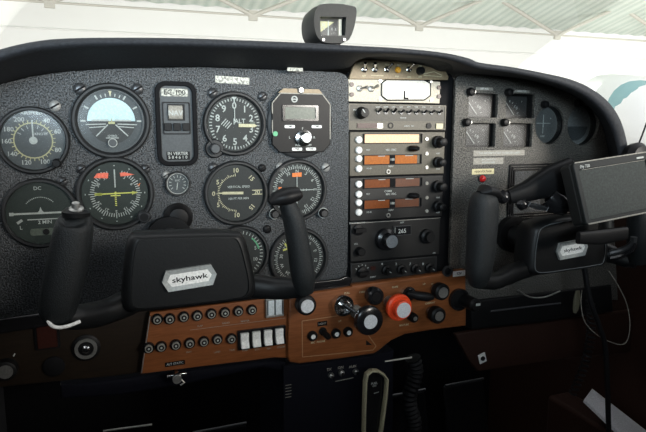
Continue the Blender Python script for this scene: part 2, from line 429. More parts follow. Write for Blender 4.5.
B().box(wx0-.003, wx1+.006, wy0-.003, wy1+.003, -.0165, -.0155).build('compass_card', 'dial', cpz)
mw, mh = wx1-wx0, wy1-wy0
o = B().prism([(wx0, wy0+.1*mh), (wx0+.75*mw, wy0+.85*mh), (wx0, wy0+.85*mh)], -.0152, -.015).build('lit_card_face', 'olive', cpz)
ck = B(); ck.seg(wx0+.5*mw, wy0+.1*mh, wx0+.5*mw, wy0+.9*mh, .0012, -.0148)
for i in range(5): ck.seg(wx0+(.2+.15*i)*mw, wy0+.42*mh, wx0+(.2+.15*i)*mw, wy0+.55*mh, .0008, -.0148)
ck.text('33', wx0+.3*mw, wy0+.66*mh, .005, -.0146); ck.build('card_markings', 'ink', cpz)
B().box(wx1-.17*mw, wx1-.06*mw, wy0+.05*mh, wy1-.05*mh, -.009, -.006).build('correction_card_edge', 'panelwhite', cpz)
B().box(wx0-.002, wx1+.002, wy0-.002, wy1+.002, -.0045, -.004).build('window_glass', 'glass', cpz)
bx_, by_ = rel(331, 43, YC, cpz); B().box(bx_-.014, bx_+.016, by_-.016, by_+.006, -.052, -.006).build('mounting_foot', 'black', cpz, bevel=.002)
for px in (322.5, 343.5): B().cyl(.0018, .0, .004, *rel(px, 40, YC, cpz), n=10).build('screw', 'steel', cpz)

# ================================================================== LEFT PANEL
lp = [(-45, 108), (-20, 94), (3, 83.5), (30, 76.5), (60, 72), (100, 69), (150, 67.5), (200, 67), (260, 69), (320, 71), (340, 72.3), (346, 75), (349, 81), (349, 150), (348.3, 220), (347.5, 268), (346, 277), (340, 281), (300, 285), (250, 291), (150, 302), (60, 313), (-45, 330)]
po = B().plate([XZ(*p) for p in lp], [], -.004, 0, .0012)
front(po.build('instrument_panel', 'crinkle', smooth=40)); bpy.data.objects['instrument_panel'].location.y = 0
tag(bpy.data.objects['instrument_panel'], 'grey-black crinkle painted flight instrument panel on the left', 'panel')
bo = B().plate([XZ(x+dx, y+dy) for (x, y), dx, dy in [((-46, 325), 0, 0), ((60, 309), 0, 0), ((150, 298.5), 0, 0), ((250, 287.5), 0, 0), ((300, 282), 0, 0), ((338, 278), 0, 0), ((345, 275), 0, 0), ((351, 278), 0, 0), ((349, 285), 0, 0), ((340, 288), 0, 0), ((300, 293.5), 0, 0), ((250, 299), 0, 0), ((150, 309), 0, 0), ((-46, 340), 0, 0)]], [], .0004, .006, .002)
o = front(bo.build('panel_edge_trim', 'gloss')); tag(o, 'rounded black edge trim along the bottom of the flight panel', 'trim')
sf = B().plate([XZ(*p, .013) for p in [(-45, 108), (60, 76), (344, 76), (356, 68), (450, 74), (458, 84), (455, 290), (345, 300), (-45, 330)]], [], -.003, 0, 0)
o = front(sf.build('panel_back_frame', 'matte', smooth=0), .013); tag(o, 'matte black backing frame seen in the gaps around the radio stack', 'panel frame')

def gauge(px, py, rpx, name, label, cat, dial='dial', Y=0.0, screws=(), rin=.80, sm='darksteel', glass=True, lip=None):
    R = rpx*vs(px, py, Y); p = at(px, py, Y)
    g = thing(name, (p.x, Y+.0003, p.z), label, cat)
    ri = R*rin
    B().lathe([(R*.99, 0), (R, .002), (R*.985, .0055), (R*.95, .007), (R*.90, .007), (ri*1.01, .0025), (ri, .0012)], n=56, cap1=False).build('bezel', 'bezel', g)
    B().cyl(ri*1.02, .0004, .0012, n=56).build('dial_face', dial, g)
    if lip: B().ring(ri*.985, ri*1.05, .0022, .0036, n=56).build('inner_rim', lip, g)
    if glass: B().cyl(ri*1.03, .0034, .0038, n=48).build('cover_glass', 'glass', g)
    for s in screws:
        x, y = rel(s[0], s[1], Y, g); k = s[2] if len(s) > 2 else sm; rr = s[3] if len(s) > 3 else .0055
        so = B().lathe([(rr, .0002), (rr, .0018), (rr*.7, .0034), (rr*.3, .0038)], x, y, 18).build('screw', k, g)
        B().seg(x-rr*.75, y-rr*.45, x+rr*.75, y+rr*.45, rr*.3, .0037, .0003).build('screw_slot', 'matte', so)
    return g, R, ri
def knob(g, px, py, r, Y=0.0, h=.012, m='black', capm=None, nm='knob'):
    x, y = rel(px, py, Y, g)
    k = B().lathe([(r, .0002), (r, h*.3), (r*.9, h*.4), (r*.86, h), (r*.7, h+.001)], x, y, 20).build(nm, m, g)
    if capm: B().cyl(r*.62, h+.0008, h+.0014, x, y, 18).build('knob_cap', capm, k)
    return k
# --- airspeed indicator
g, R, ri = gauge(33.5, 140.5, 34, 'airspeed_indicator', 'hazy grey airspeed dial with a pale yellow ring, beside the artificial horizon', 'gauge', 'dialgrey', screws=((55, 106, 'screwgrey', .0065),), rin=.86)  # grey dial colour holds the haze reflected in the glass
b = B(); b.ring(.58*ri, .62*ri, .0013, .0015); 
for a in range(0, 360, 12): b.tick(a, .6*ri, .7*ri, .0009, .0013)
b.build('yellow_ring', 'olive', g)
b = B()
for t, a in (('40', 33), ('60', 68), ('80', 115), ('100', 158), ('120', 199), ('140', 235), ('160', 268), ('180', 298), ('200', 332)):
    b.text(t, .83*ri*math.sin(math.radians(a)), .80*ri*math.cos(math.radians(a)), .0075, .0014)
b.text('AIRSPEED', 0, .93*ri, .0055, .0014); b.text('KNOTS', .25*ri, .22*ri, .0042, .0014)
for a in range(-60, 61, 20): b.tick(a, .42*ri, .54*ri, .0008, .0013)
b.build('markings', 'ink', g)
B().seg(0, -.1*ri, 0, .7*ri, .0016, .002).cyl(.0045, .0015, .0025).build('needle', 'ink', g)
knob(g, 57, 163, .0055)
# --- attitude indicator
g, R, ri = gauge(111.5, 121, 38, 'attitude_indicator', 'artificial horizon with a pale blue sky half over a dark ground half', 'gauge', 'dialgrey', screws=((80, 89, 'darksteel', .0075), (137.5, 89, 'darksteel', .007)), lip='dialgrey')  # dial and rim greyed to carry the haze of the glass
b = B(); P = [(.75*ri*math.cos(math.radians(a)), .75*ri*math.sin(math.radians(a))) for a in range(0, 181, 6)]
b.prism(P, .0013, .0016).build('sky_half', 'sky', g)
b = B(); P = [(.75*ri*math.cos(math.radians(a)), .75*ri*math.sin(math.radians(a))) for a in range(180, 361, 6)]
b.prism(P, .0013, .0016).build('ground_half', 'earth', g)
b = B()
for a in (-90, -60, -30, -20, -10, 0, 10, 20, 30, 60, 90): b.tick(a, .80*ri, (.95 if a % 30 == 0 else .9)*ri, .0018 if a % 30 == 0 else .0012, .0016)
for s in (-1, 1):
    b.seg(s*.12*ri, -.12*ri, s*.5*ri, -.5*ri, .0014, .0017)
    b.seg(s*.18*ri, -.10*ri, s*.8*ri, -.12*ri, .0012, .0017); b.seg(s*.18*ri, -.18*ri, s*.7*ri, -.22*ri, .0011, .0017)
    b.seg(s*.10*ri, .02*ri, s*.62*ri, .02*ri, .0022, .0026)
b.seg(-.2*ri, -.56*ri, .2*ri, -.56*ri, .001, .0017); b.text('GYRO', 0, -.5*ri, .004, .0017)
b.build('markings', 'ink', g)
B().prism([(-.05*ri, .98*ri), (.05*ri, .98*ri), (0, .8*ri)], .0017, .0025).build('bank_pointer', 'cream', g)
B().seg(-.1*ri, -.06*ri, .1*ri, -.06*ri, .003, .003).seg(0, -.1*ri, 0, .08*ri, .001, .003).build('aircraft_symbol', 'olive', g)
k = B().ring(.125*ri, .145*ri, .0045, .006, 0, -.72*ri, 24).build('knob_rim', 'ink', g)
B().cyl(.13*ri, .002, .0055, 0, -.72*ri, 20).build('caging_knob', 'dialgrey', g)
# --- turn coordinator
g, R, ri = gauge(41, 213, 35, 'turn_coordinator', 'dark hazy turn coordinator with a white aircraft silhouette, below the airspeed dial', 'gauge', 'dialgreen', screws=((62.5, 181.5, 'darksteel', .006),), rin=.88)
b = B(); b.seg(-.85*ri, 0, .65*ri, 0, .0022, .0015); b.prism([(-.12*ri, 0), (.12*ri, 0), (.04*ri, .08*ri), (0, .2*ri), (-.04*ri, .08*ri)], .0015, .002)
for a in range(-50, 51, 6): b.tick(a, .5*ri, .53*ri, .0012, .0014)
b.seg(-.9*ri, .0*ri, -.78*ri, .0*ri, .004, .0014); b.seg(-.7*ri, -.3*ri, -.55*ri, -.2*ri, .003, .0014)
b.seg(-.4*ri, -.2*ri, .5*ri, -.2*ri, .0012, .0014); b.text('2 MIN', .1*ri, -.3*ri, .006, .0014); b.text('L', -.6*ri, -.45*ri, .006, .0014); b.text('DC', -.05*ri, .8*ri, .006, .0014)
b.build('markings', 'ink', g)
b = B(); b.prism(rrect(-.35*ri, .35*ri, -.72*ri, -.5*ri, .003), .0013, .002).build('slip_tube', 'lcd', g)
B().cyl(.1*ri, .002, .004, .12*ri, -.61*ri, 16).build('slip_ball', 'black', g)
# --- course deviation indicator with flags
g, R, ri = gauge(115.5, 193.5, 37, 'course_deviation_indicator', 'course indicator with two bright orange-red flags and yellow-green crossed needles', 'gauge', 'dialgreen', screws=((81.5, 169, 'darksteel', .006), (145.5, 169, 'darksteel', .006), (90, 221, 'darksteel', .006)), rin=.84)
b = B()
for a in range(0, 360, 6):
    if abs((a+180) % 360-180) > 14: b.tick(a, .64*ri, (.76 if a % 30 else .8)*ri, .0011, .0014)
for i, t in enumerate(('3', '6', 'E', '12', '15', 'S', '21', '24', 'W', '30', '33')):
    a = math.radians(30*(i+1)); b.text(t, .58*ri*math.sin(a), .58*ri*math.cos(a), .0055, .0014, rot=-a)
for a in range(0, 360, 30): b.tick(a, .88*ri, .91*ri, .0018, .0014)
b.seg(0, .2*ri, 0, .78*ri, .0016, .0024)
b.build('compass_rose', 'ink', g)
b = B(); b.seg(-.6*ri, 0, .66*ri, .02*ri, .0015, .003); b.prism([(.5*ri, .07*ri), (.68*ri, .02*ri), (.5*ri, -.05*ri)], .003, .0034); b.seg(-.62*ri, -.0*ri, -.4*ri, .0*ri, .003, .003)
for i in range(8): b.seg(0, -.06*ri*i+.06*ri, 0, -.06*ri*i+.03*ri, .0022, .0026)
b.seg(-.15*ri, -.06*ri, .15*ri, -.06*ri, .0012, .003); b.build('needles', 'yellow', g)
b = B(); b.prism([(-.62*ri, .52*ri), (-.2*ri, .5*ri), (-.18*ri, .66*ri), (-.3*ri, .68*ri), (-.52*ri, .66*ri)], .0026, .003).build('warning_flag', 'flagred', g)
b = B(); b.prism([(.16*ri, .66*ri), (.18*ri, .55*ri), (.36*ri, .56*ri), (.6*ri, .6*ri), (.3*ri, .68*ri)], .0026, .003).build('warning_flag', 'flagred', g)
B().text('V', .72*ri, .25*ri, .006, .0015).build('heading_bug', 'orange', g)
knob(g, 143.5, 216, .0085, m='darksteel', capm='black')
# --- electronic unit in a tall rounded frame
p = at(176.5, 124); W = 20.5*hs(176, 124); H = 42*vs(176, 124)
g = thing('panel_indicator_unit', (p.x, +.0003, p.z), 'tall rounded black framed unit with a small lit drum window and three square buttons', 'avionics unit')
B().frame(rrect(-W, W, -H, H, .013), rrect(-W+.0055, W-.0055, -H+.0055, H-.0055, .009), 0, .006).build('frame', 'matte', g, bevel=.001)
B().prism(rrect(-W+.005, W-.005, -H+.005, H-.005, .009), .0002, .002).build('faceplate', 'dialgrey', g)
B().prism(rrect(-.7*W, .6*W, .65*H, .83*H, .001), .002, .0026).build('upper_label', 'paper', g)
B().text('EC-100', -.05*W, .74*H, .009, .0028).build('upper_lettering', 'black', g)
B().frame(rrect(-.68*W, .68*W, -.25*H, .52*H, .002), rrect(-.62*W, .62*W, -.22*H, .49*H, .002), .0019, .003).build('inset_line', 'black', g)
dr = B()
for i in range(8): pass
dr.prism([(-.42*W, .08*H), (.42*W, .08*H), (.42*W, .47*H), (-.42*W, .47*H)], .002, .0024).build('drum_window', 'black', g)
dd = B(); V = []
for k in range(9):
    a = PI*(k/8-.5); V.append((math.sin(a), math.cos(a)))
dd.grid([[(-.38*W, .275*H+.17*H*s, .0015+.004*c) for s, c in V], [(.3*W, .275*H+.17*H*s, .0015+.004*c) for s, c in V]]).build('drum', 'papergrey', g)
B().text('NAV', -.05*W, .25*H, .009, .0056).build('drum_lettering', 'ink', g)
for i in (-1, 0, 1): B().prism(rrect(i*.44*W-.17*W, i*.44*W+.17*W, -.16*H, .02*H, .0008), .002, .006).build('push_button', 'black', g, bevel=.0004)
B().prism(rrect(-.55*W, .6*W, -.86*H, -.66*H, .0005), .002, .0024).build('lower_label', 'black', g)
B().text('IN VERTER', 0, -.71*H, .0055, .0026).text('5 8 4 6 1 0', 0, -.8*H, .0055, .0026).build('lower_lettering', 'ink', g)
# --- suction gauge
g, R, ri = gauge(177.5, 183.5, 12.5, 'suction_gauge', 'small round suction gauge under the tall framed unit', 'gauge', 'dialgrey', screws=((166, 175, 'screwgrey', .005),), rin=.8, lip='steel')
b = B()
for a in range(-130, 131, 26): b.tick(a, .6*ri, .85*ri, .0008, .0014)
b.text('SUC', 0, .3*ri, .0035, .0014); b.seg(0, .1*ri, -.1*ri, -.6*ri, .0012, .002); b.build('markings', 'ink', g)
# --- plug
p = at(178, 217); g = thing('blanking_plug', (p.x, +.0003, p.z), 'round black blanking plug below the suction gauge, half behind the control wheel', 'plug')
B().lathe([(.019, 0), (.019, .004), (.015, .006), (.012, .010), (.006, .011)], n=28).build('plug_body', 'black', g)
# --- altimeter
g, R, ri = gauge(234.5, 124, 32.5, 'altimeter', 'altimeter dial marked ALT with numerals zero to nine and a cream hand', 'gauge', screws=((212.5, 93, 'darksteel', .0065), (262.5, 96.5, 'darksteel', .0065)), rin=.84)
b = B()
for i in range(50):
    b.tick(i*7.2, (.84 if i % 5 else .8)*ri, .94*ri, .0011 if i % 5 else .0016, .0014)
for i in range(10):
    a = math.radians(36*i); b.text(str(i), .66*ri*math.sin(a), .66*ri*math.cos(a), .0125, .0014)
b.text('ALT', .2*ri, .1*ri, .0085, .0014); b.seg(0, .1*ri, 0, .6*ri, .001, .0026)
for i in range(4): b.seg((-.5+.07*i)*ri, (-.12-.05*i+.1)*ri, (-.32+.07*i)*ri, (.08-.05*i+.1)*ri, .0012, .0015)
b.seg(-.03*ri, -.02*ri, -.03*ri, .2*ri, .0012, .0026); b.prism([(-.1*ri, .98*ri), (.1*ri, .98*ri), (0, .86*ri)], .0014, .0018)
b.build('markings', 'ink', g)
B().seg(.14*ri, -.05*ri, .74*ri, -.06*ri, .0042, .003).prism([(.74*ri, .0), (.84*ri, -.06*ri), (.74*ri, -.12*ri)], .003, .0032).build('needle', 'cream', g)
B().prism(rrect(.58*ri, .78*ri, -.01*ri, .09*ri, .0005), .0013, .0016).build('setting_window', 'lcd', g)
x, y = rel(214, 148.5, 0, g); B().lathe([(.0125, .0001), (.0125, .004), (.011, .006)], x, y, 28).build('knob_boss', 'bezel', g)
knob(g, 214, 148.5, .008, h=.012, m='darksteel', capm='dialgrey')
# --- vertical speed indicator
g, R, ri = gauge(236, 193, 32.5, 'vertical_speed_indicator', 'vertical speed dial with cream numerals and the needle lying at zero', 'gauge', screws=((213.5, 168, 'darksteel', .007), (262, 168, 'black', .0055)), rin=.86)
b = B()
for t, a in (('0', 270), ('5', 302), ('10', 0), ('15', 47), ('20', 90), ('15', 133), ('10', 180), ('5', 238)):
    r_ = .8*ri if t in ('10', '0') else .76*ri
    b.text(t, r_*math.sin(math.radians(a)), r_*math.cos(math.radians(a)), .0085, .0014, rot=(math.radians(-a) if t in ('15',) else 0))
for i in range(-16, 17): b.tick(270+i*5.5, .6*ri, (.66 if i % 4 else .7)*ri, .0009, .0014)
b.seg(.58*ri, -.07*ri, .95*ri, -.07*ri, .001, .0014); b.seg(.58*ri, .08*ri, .95*ri, .08*ri, .001, .0014)
b.build('numerals', 'cream', g)
B().text('VERTICAL SPEED', .1*ri, .22*ri, .0042, .0014).text('100 FT PER MIN', .08*ri, -.2*ri, .0042, .0014).build('dial_lettering', 'ink', g)
B().seg(-.5*ri, .02*ri, .25*ri, 0, .0035, .003).seg(-.62*ri, .02*ri, -.5*ri, .02*ri, .0015, .003).build('needle', 'cream', g)
# --- VOR indicator
g, R, ri = gauge(297, 190, 31, 'navigation_indicator', 'navigation dial with two small orange flags and white crossed needles beside the grip', 'gauge', screws=((280, 167, 'screwgrey', .0062), (325.5, 167.5, 'screwgrey', .0062)), rin=.86)
b = B()
for a in range(0, 360, 5): b.tick(a, .8*ri, (.9 if a % 10 else .95)*ri, .001, .0014)
for i, t in enumerate(('N', '3', '6', 'E', '12', '15', 'S', '21', '24', 'W', '30', '33')):
    a = math.radians(30*i); b.text(t, .7*ri*math.sin(a), .7*ri*math.cos(a), .0065, .0014, rot=-a)
b.seg(-.62*ri, 0, .62*ri, 0, .0012, .0028); b.seg(-.02*ri, -.5*ri, -.02*ri, .6*ri, .0012, .0028)
for i in range(-3, 4): b.seg(.12*i*ri, -.04*ri, .12*i*ri, .04*ri, .001, .0014)
b.build('compass_rose', 'ink', g)
B().prism([(-.2*ri, .5*ri), (.16*ri, .5*ri), (.16*ri, .66*ri), (-.2*ri, .64*ri)], .0026, .003).build('warning_flag', 'orange', g)
B().prism([(-.74*ri, -.1*ri), (-.62*ri, -.1*ri), (-.62*ri, .14*ri), (-.74*ri, .14*ri)], .0026, .003).build('warning_flag', 'orange', g)
for px, py in ((273.5, 213.5), (322, 212.5)):
    k = knob(g, px, py, .0072, h=.010, m='black', capm='darksteel')
    x, y = rel(px, py, 0, g); B().ring(.0066, .0076, .004, .0055, x, y, 20).build('knob_ring', 'ink', k)
# --- ADF below
g, R, ri = gauge(298.5, 258, 30.5, 'bearing_indicator', 'lower bearing dial with a yellow needle, half hidden by the grip', 'gauge', rin=.86)
b = B()
for a in range(0, 360, 5): b.tick(a, .82*ri, (.9 if a % 10 else .95)*ri, .001, .0014)
for i, t in enumerate(('N', '3', '6', 'E', '12', '15', 'S', '21', '24', 'W', '30', '33')):
    a = math.radians(30*i-20); b.text(t, .68*ri*math.sin(a), .68*ri*math.cos(a), .0065, .0014, rot=-a)
b.build('compass_rose', 'ink', g)
B().seg(-.55*ri, .6*ri, .4*ri, -.5*ri, .0025, .0028).seg(-.62*ri, .35*ri, -.4*ri, .42*ri, .0025, .0028).build('needle', 'yellow', g)
# --- partly hidden gauge
g, R, ri = gauge(240, 254, 29, 'engine_dial', 'dark dial with green marks mostly hidden behind the control wheel hub', 'gauge', screws=((267, 229, 'black', .006),), rin=.86)
b = B()
for a in range(10, 180, 9): b.tick(a, .8*ri, .92*ri, .0011, .0014)
b.text('5', .62*ri, .2*ri, .007, .0014); b.text('10', .6*ri, -.25*ri, .007, .0014); b.build('markings', 'ink', g)
b = B()
for a in range(40, 80, 4): b.tick(a, .74*ri, .8*ri, .0016, .0014)
b.build('green_arc', 'green', g)
# --- digital octagonal unit
p = at(300, 123.5); W = 29*hs(300, 123); H = 32*vs(300, 123)
g = thing('digital_fuel_computer', (p.x, +.0003, p.z), 'octagonal black digital unit with grey screen and one white knob', 'avionics unit')
O8 = [(-W, .62*H), (-.72*W, .93*H), (.72*W, .93*H), (W, .6*H), (W, -.65*H), (.75*W, -.9*H), (-.75*W, -.9*H), (-W, -.65*H)]
B().lathe([(1.08*H, 0), (1.08*H, .003), (1.0*H, .005)], 0, -.02*H, 48).build('round_flange', 'bezel', g)
B().prism(O8, .004, .0085).build('faceplate', 'black', g, bevel=.0008)
e = B(); ed = [(-W, .3*H), (-W, .62*H), (-.72*W, .93*H), (.72*W, .93*H), (W, .6*H), (W, -.5*H)]
for a, c in zip(ed, ed[1:]): e.seg(a[0]*.985, a[1]*.985, c[0]*.985, c[1]*.985, .0014, .0085)
e.seg(-W*.99, -.3*H, -W*.99, .1*H, .0012, .0085); e.build('worn_edge', 'papergrey', g)
B().prism([(-.78*W, .93*H), (.72*W, .93*H), (.6*W, 1.06*H), (-.6*W, 1.06*H)], .003, .008).build('upper_bracket', 'beige', g)
B().frame(rrect(-.66*W, .56*W, .08*H, .56*H, .001), rrect(-.58*W, .46*W, .14*H, .5*H, .001), .0084, .0105).build('screen_frame', 'gloss', g)
B().prism(rrect(-.6*W, .48*W, .13*H, .51*H, .001), .0084, .009).build('screen', 'lcd', g)
for x, y in ((-.42*W, -.1*H), (.5*W, -.1*H), (-.18*W, -.8*H), (.3*W, -.8*H)):
    k = B().prism(rrect(x-.17*W, x+.17*W, y-.045*H, y+.045*H, .0012), .0084, .010).build('legend_button', 'white', g); B().text('TIME', x, y, .0036, .0102).build('button_lettering', 'black', k)
kb = B().lathe([(.28*W, .0085), (.27*W, .011), (.19*W, .012), (.18*W, .022), (.16*W, .0225)], .05*W, -.45*H, 28).build('knob', 'chrome', g)
B().cyl(.15*W, .0224, .023, .05*W, -.45*H, 20).build('knob_cap', 'white', kb)
t_ = B(); t_.text('PUSH ON/OFF', .05*W, -.68*H, .0038, .0088); t_.text('L', -.42*W, -.44*H, .0045, .0088); t_.text('R', .42*W, -.44*H, .0045, .0088); t_.text('F', .02*W, -.16*H, .004, .0088)
t_.build('lettering', 'ink', g)
B().ring(.003, .0045, .0086, .0092, -.25*W, .74*H, 20).seg(-.36*W, .74*H, -.14*W, .74*H, .0015, .0088).build('maker_mark', 'ink', g)
B().cyl(.0035, .0085, .0095, -.9*W, -.32*H, 12).build('green_lamp', 'green', g)
x, y = rel(299, 90.5, 0, g); B().lathe([(.005, .002), (.005, .009), (.0035, .011)], x, y, 16).build('screw', 'steel', g)
# --- worn white placard
p = at(232.5, 80.2); o = B().prism(rrect(-17*hs(232, 80), 17*hs(232, 80), -.0045, .0045, .0004), 0, .0006).build('worn_placard', 'paper'); o.location = (p.x, +.0003, p.z); o.rotation_euler = (PI/2, .03, 0)
tag(o, 'worn white placard above the altimeter', 'placard')
for px, py, lab in ((165.8, 178, None),): pass

# ================================================================== RIGHT PANEL
rp_ = [(456, 79), (459, 75.5), (465, 73.5), (490, 73.5), (512, 75), (538, 79), (564, 86), (586, 97), (600, 110), (609, 125), (613, 142), (615, 170), (614, 215), (618, 300), (470, 300), (452, 300), (450, 262), (452, 200), (454, 130)]
def rr_px(x0, x1, y0, y1, r):
    a = XZ((x0+x1)/2, (y0+y1)/2); w = (x1-x0)/2*hs((x0+x1)/2, (y0+y1)/2); h = (y1-y0)/2*vs((x0+x1)/2, (y0+y1)/2)
    return rrect(a[0]-w, a[0]+w, a[1]-h, a[1]+h, r, 3)
sq = [(469, 498, 93.5, 117.5), (506.5, 535, 94, 118), (466.5, 495.5, 123.5, 147), (504, 532.5, 123.5, 147)]
rd = [(550.5, 125, 19), (583.5, 125, 20.3)]
holes = [rr_px(*s, .002) for s in sq]
for x, y, r in rd: a = XZ(x, y); holes.append(circ(a[0], a[1], r*vs(x, y), 40))
o = front(B().plate([XZ(*p) for p in rp_], holes, -.007, 0, .0012).build('copilot_instrument_board', 'crinkle_warmlit', smooth=40)); tag(o, 'black crinkle painted panel on the right with six gauge openings', 'panel')
o = front(B().plate([XZ(*p, .04) for p in [(462, 82), (520, 86), (570, 100), (594, 125), (600, 150), (606, 290), (462, 290)]], [], -.003, 0).build('gauge_back_frame', 'matte', smooth=0), .045); tag(o, 'matte black sheet behind the right panel openings', 'panel frame')
first = None
sql = ['upper one of the square fuel gauges nearest the radio stack', 'upper square gauge beside the round ammeter dial', 'lower square gauge nearest the radio stack, above the placards', 'lower square gauge beside the round ammeter dial']
for i, s in enumerate(sq):
    cx, cyy = (s[0]+s[1])/2, (s[2]+s[3])/2; p = at(cx, cyy); w = 14.8*hs(cx, cyy); h = 12.3*vs(cx, cyy)
    if first is None:
        g = thing('square_gauge', (p.x, .0075, p.z), sql[0], 'gauge', 'square engine gauges on the right panel'); first = g
        B().frame(rrect(-w-.002, w+.002, -h-.002, h+.002, .002), rrect(-w, w, -h, h, .002), -.014, -.0003).build('case', 'black', g)
        B().prism(rrect(-w, w, -h, h, .002), -.014, -.0105).build('dial_face', 'black', g); B().prism(rrect(-.86*w, .86*w, -.84*h, .84*h, .002), -.0105, -.0075).build('inner_dial', mat('gauge_card_grey', (.035, .037, .037), .55, spec=.3), g)
        b = B(); b.seg(-.8*w, .5*h, -.1*w, -.7*h, .0012, -.0055); b.build('needle', 'ink', g)
        b = B()
        for k in range(5): b.tick(20+k*14, 1.35*h, 1.5*h, .001, -.0074, -.7*w, -.9*h)
        b.text('FUEL', .1*w, -.1*h, .0042, -.0072); b.text('E', -.35*w, .4*h, .004, -.0072); b.text('F', .5*w, .4*h, .004, -.0072); b.build('markings', 'ink', g)
        B().box(-w, w, -h, h, -.0022, -.0018).build('cover_glass', 'glassdull', g)
    else: dup(first, (p.x, .0075, p.z), sql[i])
rl = ['round ammeter dial with a crossed needle mark, left of the pair at the far end', 'round suction dial in the outermost opening of the right panel']
for i, (x, y, r) in enumerate(rd):
    p = at(x, y); R = r*vs(x, y)
    g = thing('round_gauge', (p.x, .0075, p.z), rl[i], 'gauge', 'round gauges on the right panel')
    B().ring(R, R+.002, -.015, -.0003, n=40).build('case', 'black', g)
    B().cyl(R, -.015, -.0105, n=40).build('dial_face', mat('dial_hazed_light', (.20, .21, .21), .5) if i else mat('dial_hazed_mid', (.10, .105, .105), .5), g)  # both dial greys are lightened to include the haze on the glass
    b = B()
    if i == 0:
        b.seg(-.45*R, .1*R, .5*R, .1*R, .0012, -.010); b.seg(0, -.45*R, 0, .55*R, .0014, -.0098); b.text('-', -.5*R, .35*R, .007, -.01); b.text('+', .5*R, .35*R, .007, -.01); b.text('AMP', 0, -.6*R, .005, -.01)
    else:
        for k in range(9): b.tick(-70+17.5*k, .66*R, .8*R, .001, -.01)
        b.text('VAC', 0, .35*R, .005, -.01)
    b.build('markings', 'ink', g)
    if i == 1: B().prism([(.78*R*math.cos(math.radians(a)), .78*R*math.sin(math.radians(a))) for a in range(185, 356, 10)], -.0104, -.0096).build('lower_half_cover', 'dialgrey', g)
    else: B().prism([(-.04*R, -.1*R), (.04*R, -.1*R), (0, .5*R)], -.0096, -.0092).build('needle', 'ink', g)
    B().cyl(R, -.0032, -.0028, n=40).build('cover_glass', 'glass', g)
sp_l = ['above the upper square gauge nearest the radio stack', 'above the square gauge next to the ammeter', 'beside the lower square gauge nearest the radios', 'beside the lower square gauge next to the ammeter', 'above the round ammeter dial', 'above the outermost round dial']
first = None
for (px, py), l in zip(((469.5, 92), (507.5, 92.5), (465.5, 122.5), (503.5, 122.5), (543.5, 104.5), (577, 103.5)), sp_l):
    p = at(px, py); loc = (p.x, +.0003, p.z)
    if first is None:
        first = thing('post_light', loc, 'small black post light '+l, 'panel light', 'post lights on the right panel')
        B().lathe([(.0065, 0), (.0065, .006), (.005, .009), (.002, .010)], n=18).build('hood', 'black', first)
        B().cyl(.0028, .0035, .0065, .0052, .0, 12).build('lens', 'steel', first)
    else: dup(first, loc, 'small black post light '+l)
def placard(px, py, w, h, m, name, label, txt=None, tm='ink', ts=.004, Y=0.0):
    p = at(px, py, Y); W = w/2*hs(px, py, Y); H = h/2*vs(px, py, Y)
    o = B().prism(rrect(-W, W, -H, H, .0004), 0, .0006).build(name, m); o.location = (p.x, Y+.0003, p.z); o.rotation_euler = R90
    tag(o, label, 'placard')
    if txt:
        t = B()
        for i, l in enumerate(txt): t.text(l, 0, (len(txt)/2-.5-i)*2*H/len(txt)*.85, ts, .0007)
        t.build('lettering', tm, o)
    return o
placard(499.5, 153, 51, 5.5, 'papergrey', 'warning_placard', 'long cream placard under the lower square gauges', ['THIS AIRCRAFT IS NOT TO EXCEED LIMITS'], 'ink', .0043)
placard(488.5, 161, 30, 6.5, 'papergrey', 'notice_placard', 'short grey two line placard below the long cream one', ['MAX WEIGHT IN', 'BAGGAGE AREA'], 'ink', .0035)
placard(483, 171.5, 22, 5.5, 'papery', 'voltage_placard', 'yellowed placard reading high voltage above a red lamp', ['HIGH VOLTAGE'], 'black', .0046)
placard(484.5, 88.8, 17, 3, 'papergrey', 'gauge_placard', 'tiny label above the upper square gauge nearest the radios', ['LEFT FUEL'], 'white', .0035)
placard(522, 91.3, 15, 2.6, 'papergrey', 'gauge_placard', 'tiny label above the upper square gauge next to the ammeter', ['RIGHT FUEL'], 'white', .0035)
p = at(481.5, 178.5); g = thing('warning_lamp', (p.x, +.0003, p.z), 'small red warning lamp under the yellowed voltage placard', 'lamp')
B().ring(.0055, .007, 0, .003, n=20).build('lamp_rim', 'darksteel', g); B().lathe([(.0058, .0), (.0058, .003), (.004, .0065), (.0015, .0075)], n=20).build('lamp_lens', 'red', g)
# map box cover with raised ribs
p = at(565, 190); W = 55*hs(560, 190); H = 27*vs(560, 190); g = thing('map_box_cover', (p.x, +.0003, p.z), 'rectangular ribbed black cover behind the tilted tablet', 'cover')
B().prism(rrect(-W+.012, W-.012, -H+.012, H-.012, .002), 0, .002).build('cover_plate', 'crinkle', g)
for k in range(3):
    d = .0042*k; B().frame(rrect(-W+d, W-d, -H+d, H-d, .003), rrect(-W+d+.0024, W-d-.0024, -H+d+.0024, H-d-.0024, .002), 0, .0035).build('raised_rib', 'gloss', g)

